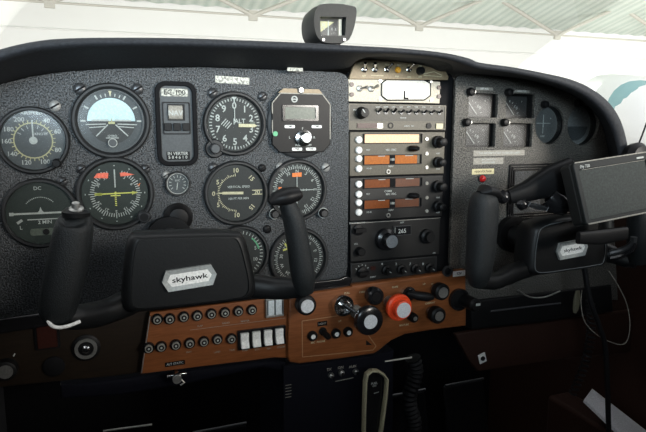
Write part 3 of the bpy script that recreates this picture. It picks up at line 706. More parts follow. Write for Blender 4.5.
# ================================================================== RADIO STACK
YR = .005
def unit(x0, x1, y0, y1, name, label, cat='radio', m='radiodark', depth=.006, bev=.0008, Y=YR):
    cx, c2 = (x0+x1)/2, (y0+y1)/2; p = at(cx, c2, Y); w = (x1-x0)/2*hs(cx, c2, Y); h = (y1-y0)/2*vs(cx, c2, Y)
    g = thing(name, (p.x, Y, p.z), label, cat)
    B().box(-w, w, -h, h, -depth, 0).build('faceplate', m, g, bevel=bev)
    return g, w, h
def loc(g, px, py, Y=YR): return rel(px, py, Y, g)
def toggle(g, x, y, ang=0, m='chrome', up=.6):
    t = B().lathe([(.0048, 0), (.0048, .002), (.003, .003)], x, y, 6).build('toggle_nut', m, g)
    a = Vector((math.sin(ang)*.5, up, .8)).normalized()*.013
    B().tube([(x, y, .002), (x+a.x*.5, y+a.y*.5, .002+a.z*.5), (x+a.x, y+a.y, .002+a.z)], [.0013, .0017, .0024], 8).build('toggle_lever', m, t)
# upper bronze switch console
cons = [(349, 79), (353, 67), (357, 61), (363, 59), (400, 61), (438, 65), (444, 68), (449, 77), (448, 80), (400, 79.5)]
p = at(400, 70, YR-.004); g = thing('switch_console', (p.x, YR-.004, p.z), 'bronze beige strip of toggle switches at the top of the radio stack', 'switch panel')
B().plate([rel(x, y, YR-.004, g) for x, y in cons], [], -.005, 0, .001).build('faceplate', 'beige', g)
for px, ang in ((364, -.6), (374.5, -.9), (386.5, .7), (408.5, .6)):
    x, y = rel(px, 69.5, YR-.004, g); toggle(g, x, y, ang)
x, y = rel(397.5, 70, YR-.004, g); B().lathe([(.0045, 0), (.0045, .003), (.003, .005)], x, y, 16).build('amber_lamp', emit('amber_lens', (.75, .35, .03), 0), g)
x, y = rel(419.5, 71, YR-.004, g); B().lathe([(.006, 0), (.006, .003), (.005, .008)], x, y, 18).build('jack', 'black', g)
t = B()
for px, py, s in ((364, 63, 'STROBE'), (376, 64, 'PITOT'), (387, 64.5, 'NAV'), (399, 65, 'TEST'), (410, 65.5, 'AUX'), (420, 66, 'DIM'), (364, 76, 'OFF'), (397, 76.5, 'FAN'), (409, 77, 'OFF'), (420, 77, 'OFF')):
    x, y = rel(px, py, YR-.004, g); t.text(s, x, y, .0034, .0003)
x, y = rel(376, 75.5, YR-.004, g); t.seg(x-.008, y, x+.012, y, .0008, .0002)
t.build('lettering', 'cream', g)
t = B(); x, y = rel(434, 73, YR-.004, g); t.seg(x-.018, y-.002, x, y+.002, .001, .0002).seg(x, y+.002, x+.014, y-.003, .001, .0002).seg(x-.018, y-.004, x+.014, y-.005, .0008, .0002).build('scratches', 'cream', g)
# white blank panel
g, w, h = unit(349.5, 441.5, 80, 102.5, 'blank_panel', 'cream white blanking panel with an octagonal plate marked L', 'panel', 'panelwhite')
O = [(381.5, 83), (386, 79.8), (424, 80.2), (430, 83.5), (430, 95.5), (424, 100), (387, 100.2), (381.5, 96)]
Ol = [loc(g, *q) for q in O]; B().plate(Ol, [], 0, .0012, .0).build('octagonal_plate', mat('plate_white', (.70, .67, .60), .6, spec=.3), g)
b = B()
for a, c in zip(Ol, Ol[1:]+Ol[:1]): b.seg(*a, *c, .0019, .0012)
b.build('plate_outline', 'matte', g)
x, y = loc(g, 405.5, 95); B().seg(x-.0025, y+.006, x-.0025, y-.006, .0024, .0013).seg(x-.0037, y-.005, x+.0045, y-.005, .0024, .0013).build('letter', 'matte', g)
for px, py in ((380, 80.8), (430.8, 81.5), (380, 99), (431, 100)):
    x, y = loc(g, px, py); B().cyl(.0028, 0, .0016, x, y, 14).build('plate_screw', 'steel', g)
for px, py in ((351.5, 84.5), (351.5, 94.5), (438.5, 87.5), (438.5, 96.5)):
    x, y = loc(g, px, py); B().cyl(.0032, 0, .002, x, y, 14).build('mounting_screw', 'lens', g)
x, y = loc(g, 359.5, 88.5); toggle(g, x, y, 1.2, 'steel', .1); x, y = loc(g, 371, 89); toggle(g, x, y, .8, 'steel', .3)
# audio panel
g, w, h = unit(350, 447, 104.5, 130, 'audio_selector', 'grey audio selector panel with one knob and a row of small toggles', 'radio', 'radiogrey')
b = B(); b.frame(rrect(-w, w, -h, h, .001), rrect(-w+.002, w-.002, -h+.002, h-.002, .001), 0, .0014); b.box(-w, w, -.36*h, -.30*h, 0, .0012); b.build('raised_border', 'radiogrey', g)
B().box(-w+.002, w-.002, -.30*h, h-.002, .0001, .0006).build('switch_recess', mat('audio_dark', (.05, .046, .036), .45, spec=.3), g)
kx, ky = loc(g, 361, 113); k = B().lathe([(.009, 0), (.009, .002), (.0075, .003), (.007, .013), (.006, .014)], kx, ky, 20).build('selector_knob', 'black', g)
B().seg(kx, ky, kx-.004, ky+.005, .0015, .014).build('knob_pointer', 'ink', k)
for i in range(9):
    x, y = loc(g, 378+i*7.6, 112.5+.06*i)
    b = B().cyl(.0028, 0, .002, x, y, 10).build('toggle_nut', 'darksteel', g)
    B().tube([(x, y, .001), (x, y+.003+(.002 if i < 3 else 0), .009)], [.0012, .0021], 8).build('toggle_lever', 'black', b)
t = B()
for i, s in enumerate(('COM1', 'COM2', 'NAV', 'ADF', 'DME', 'MKR', 'AUX', 'INT', 'PA')):
    x, y = loc(g, 378+i*7.6, 107); t.text(s, x, y, .0028, .0008)
x, y = loc(g, 403, 118); t.text('PHONE', x, y, .003, .0008); x, y = loc(g, 409, 126); t.text('AUDIO  TSO', x, y, .003, .0008); x, y = loc(g, 355, 110); t.text('SPKR', x, y, .0028, .0008)
t.build('lettering', 'ink', g)
x0, y0 = loc(g, 357, 128.2); x1, y1 = loc(g, 377, 123.2); x2, _ = loc(g, 382.5, 124)
B().box(x0, x1, y0, y1, .0006, .0012).build('marker_lens', 'lens', g); B().box(x1, x2, y0, y1, .0006, .0014).build('lens_end', 'steel', g)
x, y = loc(g, 390.5, 125.5); B().ring(.003, .0045, .0005, .0012, x, y, 18).build('jack', 'black', g)
x, y = loc(g, 428.5, 125.8); B().cyl(.0045, .0005, .0018, x, y, 18).build('dimmer', 'black', g); x, y = loc(g, 439, 126.2); B().prism(rrect(x-.006, x+.006, y-.004, y+.004, .0006), .0005, .002).build('push_button', 'cream', g)
# nav/com radios
def navcom(y0, y1, label, upper):
    g, w, h = unit(351.5, 446 if upper else 444, y0, y1, 'navigation_radio', label, 'radio', 'radiogrey' if upper else 'radiodark')
    H = (y1-y0)
    rows = [y0+H*f for f in (.18, .42, .62, .85)]
    for i, py in enumerate(rows):
        x, y = loc(g, 358.3, py); B().lathe([(.0052, 0), (.0052, .003), (.004, .0045)], x, y, 18).build('push_button', 'white', g)
    xa, _ = loc(g, 364, y0); xb, _ = loc(g, 421, y0)
    for k, (fa, fb) in enumerate(((.05, .25), (.54, .74))):
        _, ya = loc(g, 390, y0+H*fb); _, yb = loc(g, 390, y0+H*fa)
        f = B().frame(rrect(xa-.001, xb+.001, ya-.001, yb+.001, .0008), rrect(xa, xb, ya, yb, .0006), 0, .003).build('display_frame', 'black', g)
        if upper and k == 0: B().box(xa, xb-.004, ya, yb, .0002, .0008).build('display', 'peach', f); continue
        mm = 'amber' if upper else 'amberdark'
        xm = xa+(xb-xa)*.44; xn = xa+(xb-xa)*.54
        B().box(xa, xm, ya, yb, .0002, .0008).build('display', mm, f); B().box(xn, xb-(.006 if upper else .003), ya, yb, .0002, .0008).build('display', mm if upper else mat('amber_faint', (.10, .028, .008), .35), f)
        B().box(xm, xn, ya, yb, .0002, .001).build('display_divider', 'matte', f)
        t = B()
        if k == 1: t.text('188', (xm+xn)/2, (ya+yb)/2, .005, .0012)
        t.seg(xa+(xb-xa)*.24, yb-.001, xa+(xb-xa)*.36, yb-.001, .001, .001).seg(xa+(xb-xa)*.72, yb-.001, xa+(xb-xa)*.86, yb-.001, .001, .001); t.build('display_marks', 'ink', f)
    t = Words(); x, y = loc(g, 388, y0+H*.35)
    if not upper: t.text('COMM', x, y, .0042, .0002)
    x, y = loc(g, 391, y0+H*.42); t.text('MX 170C', x, y, .0045, .0002); x, y = loc(g, 391, y0+H*.80); t.text('NAV', x, y, .0042, .0002); x, y = loc(g, 368, y0+H*.42); t.text('TEST', x, y, .003, .0002); x, y = loc(g, 369, y0+H*.85); t.text('VO-ID', x, y, .0032, .0002)
    for f in (.12, .5, .86): x, y = loc(g, 438, y0+H*f); t.text('KHZ', x, y, .003, .0002)
    t.build('lettering', 'ink', g)
    x, y = loc(g, 388, y0+H*.92); B().ring(.0022, .0034, 0, .002, x, y, 14).build('screw', 'steel', g)
    for px, f, r, hh in ((437, .23, .0095, .02), (437, .7, .0085, .018)):
        x, y = loc(g, px, y0+H*f); k = B().lathe([(r, 0), (r, .007), (r*.72, .008), (r*.68, hh), (r*.5, hh+.001)], x, y, 22).build('tuning_knob', 'black', g)
    x, y = loc(g, 413.5, y0+H*(.38 if upper else .45)); B().loft([(x-.003, y, 0), (x, y, .007), (x+.002, y, .010)], [(.0085, .0045), (.008, .0045), (.006, .003)], (1, 0, 0)).build('volume_knob', 'black', g)
    for f in (.16, .5, .82):
        x, y = loc(g, 426.5, y0+H*f); B().cyl(.0028, 0, .0016, x, y, 12).build('pull_stud', 'steel' if upper else 'papergrey', g)
navcom(132, 175, 'upper navigation and communication radio with washed peach and orange displays', True)
navcom(176.5, 218.5, 'lower navigation and communication radio with dim brown displays', False)
# ADF receiver
g, w, h = unit(352, 441, 220, 258, 'direction_finder_receiver', 'black receiver with a large plain knob and a window reading 265', 'radio')
x, y = loc(g, 358, 229.5); k = B().lathe([(.0085, 0), (.0085, .003), (.006, .004)], x, y, 20).build('mode_knob', 'black', g); B().box(x-.0085, x+.0085, y-.0028, y+.0028, .004, .012).build('knob_grip', 'black', k)
x, y = loc(g, 385, 239); k = B().lathe([(.0175, 0), (.0165, .008), (.0115, .010), (.0112, .022), (.010, .023)], x, y, 28).build('tuning_knob', 'gloss', g); B().cyl(.0098, .0228, .0235, x, y, 24).build('knob_cap', mat('grey_cap', (.16, .17, .18), .5), k)
x0, y0 = loc(g, 393, 236); x1, y1 = loc(g, 411, 225)
B().frame(rrect(x0, x1, y0, y1, .0006), rrect(x0+.0012, x1-.0012, y0+.0012, y1-.0012, .0006), 0, .0016).build('window_frame', 'darksteel', g); B().box(x0, x1, y0, y1, 0, .0005).build('window', 'matte', g)
t = Words(); t.text('265', (x0+x1)/2, (y0+y1)/2-.001, .0095, .0008); t.seg(x0+.003, y1-.002, x0+.003, y0+.002, .0008, .0006)
x, y = loc(g, 402, 222.5); t.text('ADF', x, y, .0034, .0002); x, y = loc(g, 357, 223); t.text('OFF ADF REC BFO', x, y, .0032, .0002); x, y = loc(g, 356, 244); t.text('VOL', x, y, .0034, .0002)
t.build('lettering', 'ink', g)
x, y = loc(g, 359, 251); B().lathe([(.007, 0), (.006, .01), (.005, .011)], x, y, 18).build('volume_knob', 'black', g)
x, y = loc(g, 426, 236); B().lathe([(.012, 0), (.0115, .006), (.008, .008), (.0075, .015)], x, y, 22).build('frequency_knob', 'black', g)
x, y = loc(g, 434, 253); B().text('ON', x, y, .0034, .0002).build('switch_legend', 'ink', g)
B().box(-w, w, h-.0014, h-.0006, 0, .0008).build('edge_line', 'steel', g)
# transponder
g, w, h = unit(352, 438, 259.5, 283, 'transponder', 'black transponder with four code knobs at the bottom of the radio stack', 'radio')
B().frame(rrect(-w+.001, w-.001, -h+.004, h-.001, .001), rrect(-w+.002, w-.002, -h+.005, h-.002, .001), 0, .0006).build('border_line', 'darksteel', g)
for i, px in enumerate((386, 401, 415, 429)):
    x, y = loc(g, px, 270-i*.8); k = B().lathe([(.008, 0), (.0078, .004), (.005, .005), (.0048, .012)], x, y, 18).build('code_knob', 'black', g)
    B().seg(x, y, x+.003, y-.002, .001, .0121).build('knob_pointer', 'ink', k)
x, y = loc(g, 362, 272); k = B().lathe([(.009, 0), (.0085, .004), (.006, .005)], x, y, 20).build('function_knob', 'black', g); B().box(x-.008, x+.008, y-.002, y+.002, .005, .011).build('knob_grip', 'black', k)
x, y = loc(g, 373, 270); B().box(x-.004, x+.004, y, y+.006, 0, .001).build('reply_lamp', 'lens', g)
t = Words()
for px, s in ((382, '4'), (396, '3'), (410, '7'), (423, '0'), (373, 'IDENT')):
    x, y = loc(g, px, 264 if s != 'IDENT' else 277); t.text(s, x, y, .0055 if s != 'IDENT' else .0035, .0002)
for a in range(-60, 61, 30): x, y = loc(g, 362, 272); t.tick(a, .010, .0125, .0012, .0002, x, y)
t.build('lettering', 'ink', g)

# ================================================================== LOWER PANELS
def flat(pts, Y, th, m, name, label, cat, bev=.001, holes=[]):
    c = at(sum(p[0] for p in pts)/len(pts), sum(p[1] for p in pts)/len(pts), Y)
    g = thing(name, (c.x, Y, c.z), label, cat)
    Q = [rel(x, y, Y, g) for x, y in pts]
    if name == 'centre_pedestal': Q = [(a, (b_ if b_ > -.2 else -g.location.z)) for a, b_ in Q]
    B().plate(Q, [[rel(x, y, Y, g) for x, y in h] for h in holes], -th, 0, bev).build('board', m, g, smooth=40)
    return g
YW = -.006
sw = flat([(150, 313), (289, 296), (290, 358), (275, 357.5), (141, 374)], YW, .008, 'wood', 'switch_board', 'wood veneer switch board carrying two rows of round breakers', 'panel')
b = B(); a = rel(150, 316, YW, sw); c = rel(141.5, 373, YW, sw); b.seg(*a, *c, .0012, .0004); b.build('bright_edge', 'steel', sw)
t = B()
for px, py, s in ((217, 352, 'LAND'), (232, 350, 'TAXI'), (245, 350.5, 'PUMP'), (257, 349.5, 'BCN'), (269, 348.5, 'NAV'), (281, 347, 'STROBE'), (200, 326, 'FLAP'), (226, 323, 'RADIO'), (245, 321, 'MASTER'), (189, 352, 'INST')):
    x, y = rel(px, py, YW, sw); t.text(s, x, y, .0034, .0003)
x, y = rel(190, 330, YW, sw); x2, y2 = rel(285, 318, YW, sw); t.seg(x, y, x2, y2, .0004, .0002); t.build('lettering', 'papergrey', sw)
first = None
R1 = [(157, 319), (169.5, 318.5), (183.5, 316.5), (197, 315.3), (211, 313.5), (224.5, 312.2), (238, 310.8), (251.5, 309.5)]
R2 = [(148.5, 347.5), (161, 346.3), (175.5, 344.5), (189.5, 342.8), (203.5, 341.2), (217, 339), (231, 338.3)]
for nm, Rw in (('upper', R1), ('lower', R2)):
    for i, (px, py) in enumerate(Rw):
        p = at(px, py, YW); lc = (p.x, YW+.0003, p.z); lab = 'round black breaker, %s from the left in the %s row of the switch board' % (ordn(i), nm)
        if first is None:
            first = thing('circuit_breaker', lc, lab, 'breaker', 'round breakers on the switch board')
            B().lathe([(.0078, 0), (.0078, .002), (.0068, .0045), (.006, .0045), (.0055, .002)], n=24).build('collar', 'gloss', first)
            B().ring(.0034, .0050, .002, .0062, n=20).build('ring_mark', 'papergrey', first); k = B().cyl(.0035, .002, .0068, n=18).build('button', 'black', first); B().cyl(.0014, .0067, .0071, n=10).build('button_dot', 'ink', k)
        else: dup(first, lc, lab)
# chrome double master rocker
p = at(274, 307, YW); g = thing('master_switch', (p.x, YW+.0003, p.z), 'chrome framed double rocker switch above the four white rockers', 'switch'); W = 9*hs(274, 307, YW); H = 9.3*vs(274, 307, YW)
B().frame(rrect(-W, W, -H, H, .0015), rrect(-W+.002, W-.002, -H+.0035, H-.002, .001), 0, .005).build('frame', 'steel', g, bevel=.0006)
for s in (-1, 1): B().prism(rrect(s*W*.42-.0046, s*W*.42+.0046, -H+.0035, H-.0022, .0008), 0, .0065).build('rocker', mat('pale_blue_white', (.62, .68, .70), .35), g, bevel=.0008)
B().box(-.0006, .0006, -H+.003, H-.002, 0, .004).build('divider', 'black', g)
# four white rockers in one black housing
p = at(261.5, 337, YW); g = thing('rocker_switch_housing', (p.x, YW+.0003, p.z), 'black housing holding the row of four white rocker switches', 'switch housing'); W = 24*hs(261, 337, YW); H = 9.6*vs(261, 337, YW)
hol = []
for i in range(4): cx = (-.72+.48*i)*W; hol.append(rrect(cx-.0062, cx+.0062, -.0112, .0112, .001))
B().plate(rrect(-W, W, -H, H, .001), hol, 0, .004, .0004).build('housing', 'gloss', g); B().box(-W+.001, W-.001, -H+.001, H-.001, 0, .0008).build('housing_floor', 'matte', g)
base = Vector(g.location)
first = None
for i in range(4):
    lc = base+Vector(((-.72+.48*i)*W, -.0006, 0)); lab = 'white rocker switch, %s from the left in the black housing' % ordn(i)
    if first is None:
        first = thing('rocker_switch', lc, lab, 'switch', 'white rocker switches')
        s = .0057; B().add([(x, y, z) for x in (-s, s) for y, z in ((-.0105, .0004), (-.0105, .0095), (.0, .0055), (.0105, .0065), (.0105, .0004))], [(0, 1, 2, 3, 4), (9, 8, 7, 6, 5), (0, 5, 6, 1), (1, 6, 7, 2), (2, 7, 8, 3), (3, 8, 9, 4), (4, 9, 5, 0)]).build('rocker', 'white', first, bevel=.0006, smooth=25)
    else: dup(first, lc, lab)
placard(175, 363.5, 20, 4.2, 'gloss', 'embossed_label', 'small black embossed label at the bottom edge of the switch board', ['ALT STATIC'], 'ink', .0042, Y=YW-.0006)
# chrome valve under the board
p = at(176, 373, -.003); g = thing('static_valve', (p.x, -.003, p.z), 'small chrome valve hanging under the switch board edge', 'valve')
B().cyl(.004, -.012, .012, 0, .001, 14).build('valve_body', 'chrome', g); B().box(-.013, .013, -.0025, .0025, .006, .010).build('valve_lever', 'chrome', g, bevel=.001); B().cyl(.006, .009, .013, .0, -.004, 14).build('valve_nut', 'steel', g)
B().tube([(.004, -.004, .01), (.009, -.010, .012), (.004, -.013, .012)], .0014, 6).build('valve_spring', 'steel', g)
# dark left lower board
YD = .004
ld = flat([(-45, 335), (0, 326), (60, 316), (152, 303), (150, 316), (142, 372), (115, 376), (60, 381), (-45, 392)], YD, .006, 'woodshade', 'lower_left_board', 'dark aged brown board below the pilot grip with a chrome ring jack', 'panel')
p = at(86, 347.5, YD); g = thing('ignition_lock', (p.x, YD+.0003, p.z), 'round chrome ringed key lock on the dark lower left board', 'lock')
B().lathe([(.0175, 0), (.0175, .002), (.016, .003)], n=32).build('lock_plate', 'black', g); B().ring(.0095, .0135, .002, .006, n=32).build('chrome_ring', 'steel', g); B().cyl(.0092, .002, .005, n=24).build('lock_barrel', 'black', g); B().lathe([(.005, .005), (.005, .008), (.003, .010)], n=18).build('barrel_centre', 'chrome', g)
p = at(47.5, 334, YD); g = thing('red_rocker_switch', (p.x, YD+.0003, p.z), 'dark red rocker switch under the pilot grip', 'switch')
B().frame(rrect(-.014, .014, -.019, .019, .001), rrect(-.011, .011, -.016, .016, .001), 0, .004).build('frame', 'black', g); B().prism(rrect(-.011, .011, -.016, .016, .001), 0, .006).build('rocker', 'lens', g)
p = at(54, 366, YD); g = thing('black_cap', (p.x, YD+.0003, p.z), 'round matt black cap below the red rocker switch', 'cap'); B().lathe([(.013, 0), (.013, .003), (.010, .005)], n=28).build('cap_body', 'matte', g)
p = at(7, 368, YD); g = thing('dimmer_knob', (p.x, YD+.0003, p.z), 'ribbed dimmer knob with a bright metal cap at the lower left edge', 'knob'); B().lathe([(.013, 0), (.012, .012), (.010, .013)], n=24).build('knob_body', 'black', g); B().cyl(.0085, .0128, .0135, n=24).build('metal_cap', 'steel', g)
t = B(); x, y = (.012, .02); t.tick(30, .016, .020, .0015, .0003); t.build('index_mark', 'ink', g)
for px, py, s in ((22, 330, 'PANEL LT'),): pass
# engine control board
YE = -.012
eb = flat([(289, 299), (300, 294.5), (352, 287), (352, 285.5), (400, 279.5), (440, 274), (452, 271.5), (466, 270), (466.5, 300), (466.5, 326), (430, 330.5), (405, 334.5), (391, 341), (379, 351), (374, 354), (340, 359), (300, 364), (290, 362.5), (287.5, 356)], YE, .016, 'wood', 'engine_control_board', 'wood veneer board with the throttle and red mixture knobs', 'panel', bev=.003)
ins = [(302, 321), (350, 314), (358, 321), (376, 346), (373, 350), (302.5, 357)]
b = B(); I = [rel(x, y, YE, eb) for x, y in ins]
for a, c in zip(I, I[1:]+I[:1]): b.seg(*a, *c, .0011, .0, .0005)
b.build('inset_edge', mat('worn_veneer_edge', (.36, .20, .10), .5), eb)
t = B()
for px, py, s in ((404, 325, 'MIXTURE'), (347, 293, 'PULL'), (362, 292, 'CARB'), (395, 287, 'FLAPS'), (424, 284, 'UP'), (432, 284, '10'), (340, 321, 'LT'), (430, 303, 'CABIN HT'), (318, 342, 'MIC  PHONE')):
    x, y = rel(px, py, YE, eb); t.text(s, x, y, .004, .0003)
t.build('lettering', 'cream', eb)
B().prism([rel(x, y, YE, eb) for x, y in ((366, 340), (372, 345), (366, 345))], .0003, .0006).build('arrow_mark', 'black', eb)
def pullknob(px, py, Ys, shaft, r, name, label, bm_, cm, prof=None, tipdir=None, cat='control knob', shaft_m='steel', capr=.6):
    """a push-pull control standing out from the board; (px, py) = where the knob head shows at plane Ys"""
    p = at(px, py, Ys); g = thing(name, (p.x, YE+.0003, p.z), label, cat); L = YE-Ys
    B().cyl(r*.45, 0, .006, n=18).build('bushing', shaft_m, g); B().cyl(r*.22, .004, L, n=12).build('shaft', shaft_m, g)
    k = B().lathe(prof(r, L) if prof else [(r*.5, L-.012), (r*.95, L-.010), (r, L-.004), (r*.95, L+.002), (r*.75, L+.004)], n=32).build('knob_head', bm_, g)
    if cm: B().cyl(r*capr, L+.0038, L+.0046, n=28).build('face_disc', cm, k)
    return g
capw = mat('knob_face_pale', (.62, .64, .66), .4)
M['capw'] = capw
pullknob(369.5, 321, -.062, 0, .0215, 'throttle_knob', 'large black throttle knob with a pale disc face', 'gloss', 'capw', capr=.48)
pullknob(402.5, 309.5, -.055, 0, .0205, 'mixture_knob', 'bright red-orange mixture knob with a pale centre disc', 'redknob', 'capw', prof=lambda r, L: [(r*.5, L-.016), (r*.97, L-.014), (r, L-.011), (r*.97, L-.008), (r*.86, L-.0065), (r*.66, L-.007), (r*.64, L+.0035), (r*.58, L+.004)], capr=.56)
pullknob(306.5, 305.5, -.040, 0, .0145, 'primer_knob', 'black knob with a pale face at the corner of the engine board', 'black', 'capw', capr=.66)
# throttle quadrant: chrome lock collar + rod
p = at(341, 304, YE); g = thing('friction_lock', (p.x, YE+.0003, p.z), 'chrome dished friction lock left of the throttle with a rod across it', 'control')
B().lathe([(.016, 0), (.0165, .008), (.0155, .012), (.012, .012), (.006, .008)], n=32).build('lock_disc', 'chrome', g)
B().tube([(.0, .002, .012), (.014, -.008, .024), (.026, -.016, .034)], [.003, .0028, .0026], 10).build('lock_rod', 'chrome', g)
# carb heat black knob
pullknob(375.5, 296.5, -.034, 0, .0135, 'carburettor_heat_knob', 'round all black knob between the friction lock and the red knob', 'gloss', 'black', capr=.5)
# flap lever
p = at(407, 293, YE); g = thing('flap_lever', (p.x, YE+.0003, p.z), 'chrome slotted flap switch with a long black paddle above the red knob', 'lever')
B().ring(.008, .0115, 0, .007, n=28).build('chrome_collar', 'chrome', g); B().cyl(.0082, 0, .004, n=20).build('pivot', 'black', g)
B().loft([(-.002, .001, .006), (.010, -.001, .016), (.024, -.003, .022), (.033, -.004, .022)], [(.004, .004), (.007, .006), (.007, .006), (.004, .004)], (0, 1, 0)).build('paddle', 'black', g)
pullknob(442, 292, -.034, 0, .0135, 'cabin_heat_knob', 'black knob with bright cap, upper of two at the end of the engine board', 'black', 'steel', capr=.62)
pullknob(438, 315.5, -.036, 0, .0135, 'cabin_air_knob', 'black knob with bright cap, lower of two at the end of the engine board', 'black', 'steel', capr=.55)
pullknob(414, 318, -.024, 0, .0075, 'small_black_knob', 'tiny black knob tucked right below the red mixture knob', 'black', 'steel', capr=.45)
for (px, py), l, m_ in zip(((312, 335.5), (335.5, 333), (347.5, 331.5)), ('left of the three tiny', 'middle of the three tiny', 'right of the three tiny'), (1, 1, 1)):
    p = at(px, py, YE); g = thing('microphone_jack', (p.x, YE+.0003, p.z), l+' white centred jacks in the recess of the engine board', 'jack', 'jacks on the engine board')
    B().lathe([(.0075, 0), (.0075, .004), (.006, .006)], n=22).build('jack_nut', 'black', g); B().cyl(.0034, .0058, .0066, n=16).build('jack_centre', 'white', g)
p = at(322.5, 331, YE); g = thing('small_toggle', (p.x, YE+.0003, p.z), 'small black toggle under a tiny black label between the jacks', 'switch')
B().cyl(.006, 0, .003, n=18).build('toggle_base', 'black', g); B().loft([(0, 0, .002), (.002, -.003, .012), (.003, -.005, .018)], [(.003, .003), (.005, .004), (.004, .003)], (1, 0, 0)).build('toggle_lever', 'black', g)
B().box(-.008, .007, .008, .015, 0, .0008).build('toggle_label', 'gloss', g); B().text('LIGHT', -.0005, .0115, .0042, .0009).build('label_lettering', 'papergrey', g)
# round jack with black rings at right end
p = at(458, 299, YE); g = thing('power_socket', (p.x, YE+.0003, p.z), 'large round black socket with a plug at the right end of the engine board', 'socket')
B().ring(.0145, .018, 0, .006, n=32).build('outer_ring', 'gloss', g); B().cyl(.0148, 0, .002, n=24).build('socket_floor', 'black', g)
B().lathe([(.011, .002), (.011, .03), (.008, .034)], .012, -.003, 20).build('plug', 'black', g); B().box(.010, .018, -.003, .001, .034, .0345).build('plug_mark', 'ink', g)
placard(459, 273.5, 12, 5.5, 'white', 'white_tag', 'small white tag above the round socket', ['12V'], 'black', .006, Y=YE-.0004)
p = at(447, 271, YE); g = thing('round_vent', (p.x, YE+.0003, p.z), 'small dark round fitting beside the small white tag', 'fitting'); B().ring(.006, .009, 0, .003, n=20).build('rim', 'darksteel', g); B().cyl(.006, 0, .001, n=18).build('core', 'matte', g)

# pedestal with jacks and trim handle
YP = -.002
pts = [(283, 366), (300, 364.5), (340, 360), (374, 355.5), (388, 352), (394, 350), (393, 440), (392, 640), (284, 640)]
pe = flat(pts, YP, .14, 'pedestal', 'centre_pedestal', 'blue-black pedestal below the engine control board', 'pedestal', bev=.003)
for i, (px, py) in enumerate(((330.7, 375.3), (341, 372.5), (355.3, 371.3))):
    p = at(px, py, YP); g = thing('audio_jack', (p.x, YP+.0003, p.z), '%s of three small bright jacks on the pedestal top' % ('left', 'middle', 'right')[i], 'jack', 'jacks on the pedestal')
    B().lathe([(.0048, 0), (.0048, .003), (.0035, .005)], n=12).build('jack_nut', 'steel', g); B().cyl(.0024, .003, .008, n=10).build('jack_tip', 'chrome', g)
t = B()
for px, py, s in ((329, 369.5, 'TX'), (340.5, 367.5, 'ON'), (352.5, 366.5, 'AUX')):
    x, y = rel(px, py, YP, pe); t.text(s, x, y, .006, .0005)
for k in range(5): x, y = rel(288, 385+3*k, YP, pe); t.seg(x-.004, y, x+.005, y, .0008, .0003)
x, y = rel(345, 379, YP, pe); t.seg(x-.016, y-.001, x+.014, y, .0012, .0003); t.build('lettering', 'papergrey', pe)
p = at(376, 400, -.03); g = thing('trim_handle', (p.x, -.03, p.z), 'cream arched handle frame around a black plate on the pedestal', 'handle')
arc = [(363.5, 432), (364, 410), (365, 382), (366.5, 374), (371, 370.5), (377, 370.5), (383, 374), (386.5, 379), (385.5, 395), (383, 415), (380, 436)]
A = [rel(x, y, -.03, g) for x, y in arc]
B().loft([(a[0], a[1], 0) for a in A], [(.006, .0022)]*len(A), (0, 0, 1), n=12).build('arch_frame', 'handle', g)
pl = [rel(x, y, -.03, g) for x, y in ((366, 440), (367, 380), (372, 373.5), (378, 373.5), (384, 380), (380, 440))]
B().plate(pl, [], -.008, -.004, 0).build('inner_plate', 'gloss', g)
t = B(); x, y = rel(375.5, 384.5, -.03, g); t.text('FUEL', x, y, .005, -.0038); x, y = rel(375.5, 387, -.03, g); t.text('ON', x, y, .004, -.0038); x, y = rel(377.5, 394, -.03, g); t.seg(x-.004, y, x+.004, y+.001, .001, -.0038); t.build('plate_lettering', 'ink', g)
a, c = at(384, 361, .000), at(411, 357, .000); o = B().tube([(0, 0, 0), c-a], .0016, 8).build('chrome_strip', 'steel'); o.location = a+Vector((0, -.002, 0)); tag(o, 'thin bright metal strip beside the top of the pedestal', 'strip')
# corrugated black hose right of pedestal
a = at(413, 358, .05); P = [a+Vector((.006*math.sin(t*.25), 0, -.004*t)) for t in range(170)]
o = B().tube([p-a for p in P], [.011 if i % 2 else .014 for i in range(170)], 12).build('ribbed_hose', 'rubber'); o.location = a; tag(o, 'black ribbed hose hanging beside the pedestal', 'hose')
B0 = B()
# right shelf and lower right board
p = at(535, 310, -.004); g = flat([(470, 301), (612, 285), (614, 312), (540, 323), (472, 330)], -.004, .05, 'black', 'glove_shelf', 'black shelf ledge under the right control wheel', 'shelf', bev=.004)
x0 = rel(490, 311, -.004, g); x1 = rel(560, 303, -.004, g); B().tube([(x0[0], x0[1], .001), (x1[0], x1[1], .001)], .0016, 8).build('ledge_highlight', mat('ledge_highlight_grey', (.05, .05, .055), .3), g)  # thin grey tube drawn as the highlight on the ledge
rb = flat([(455, 334), (470, 331), (540, 323), (640, 309), (640, 352), (600, 356), (552, 361), (478, 372), (470, 362)], .006, .01, 'brown', 'lower_right_board', 'dim reddish brown board below the glove shelf', 'panel', bev=.004)
p = at(482, 358, .006); g = thing('cigar_lighter_plate', (p.x, .0065, p.z), 'tiny white square plate with a dark centre on the brown board', 'fitting')
B().prism(rrect(-.007, .007, -.0085, .0085, .001), 0, .002).build('plate', 'white', g).rotation_euler = (0, 0, .3); B().cyl(.004, .002, .004, n=16).build('centre_button', 'black', g)

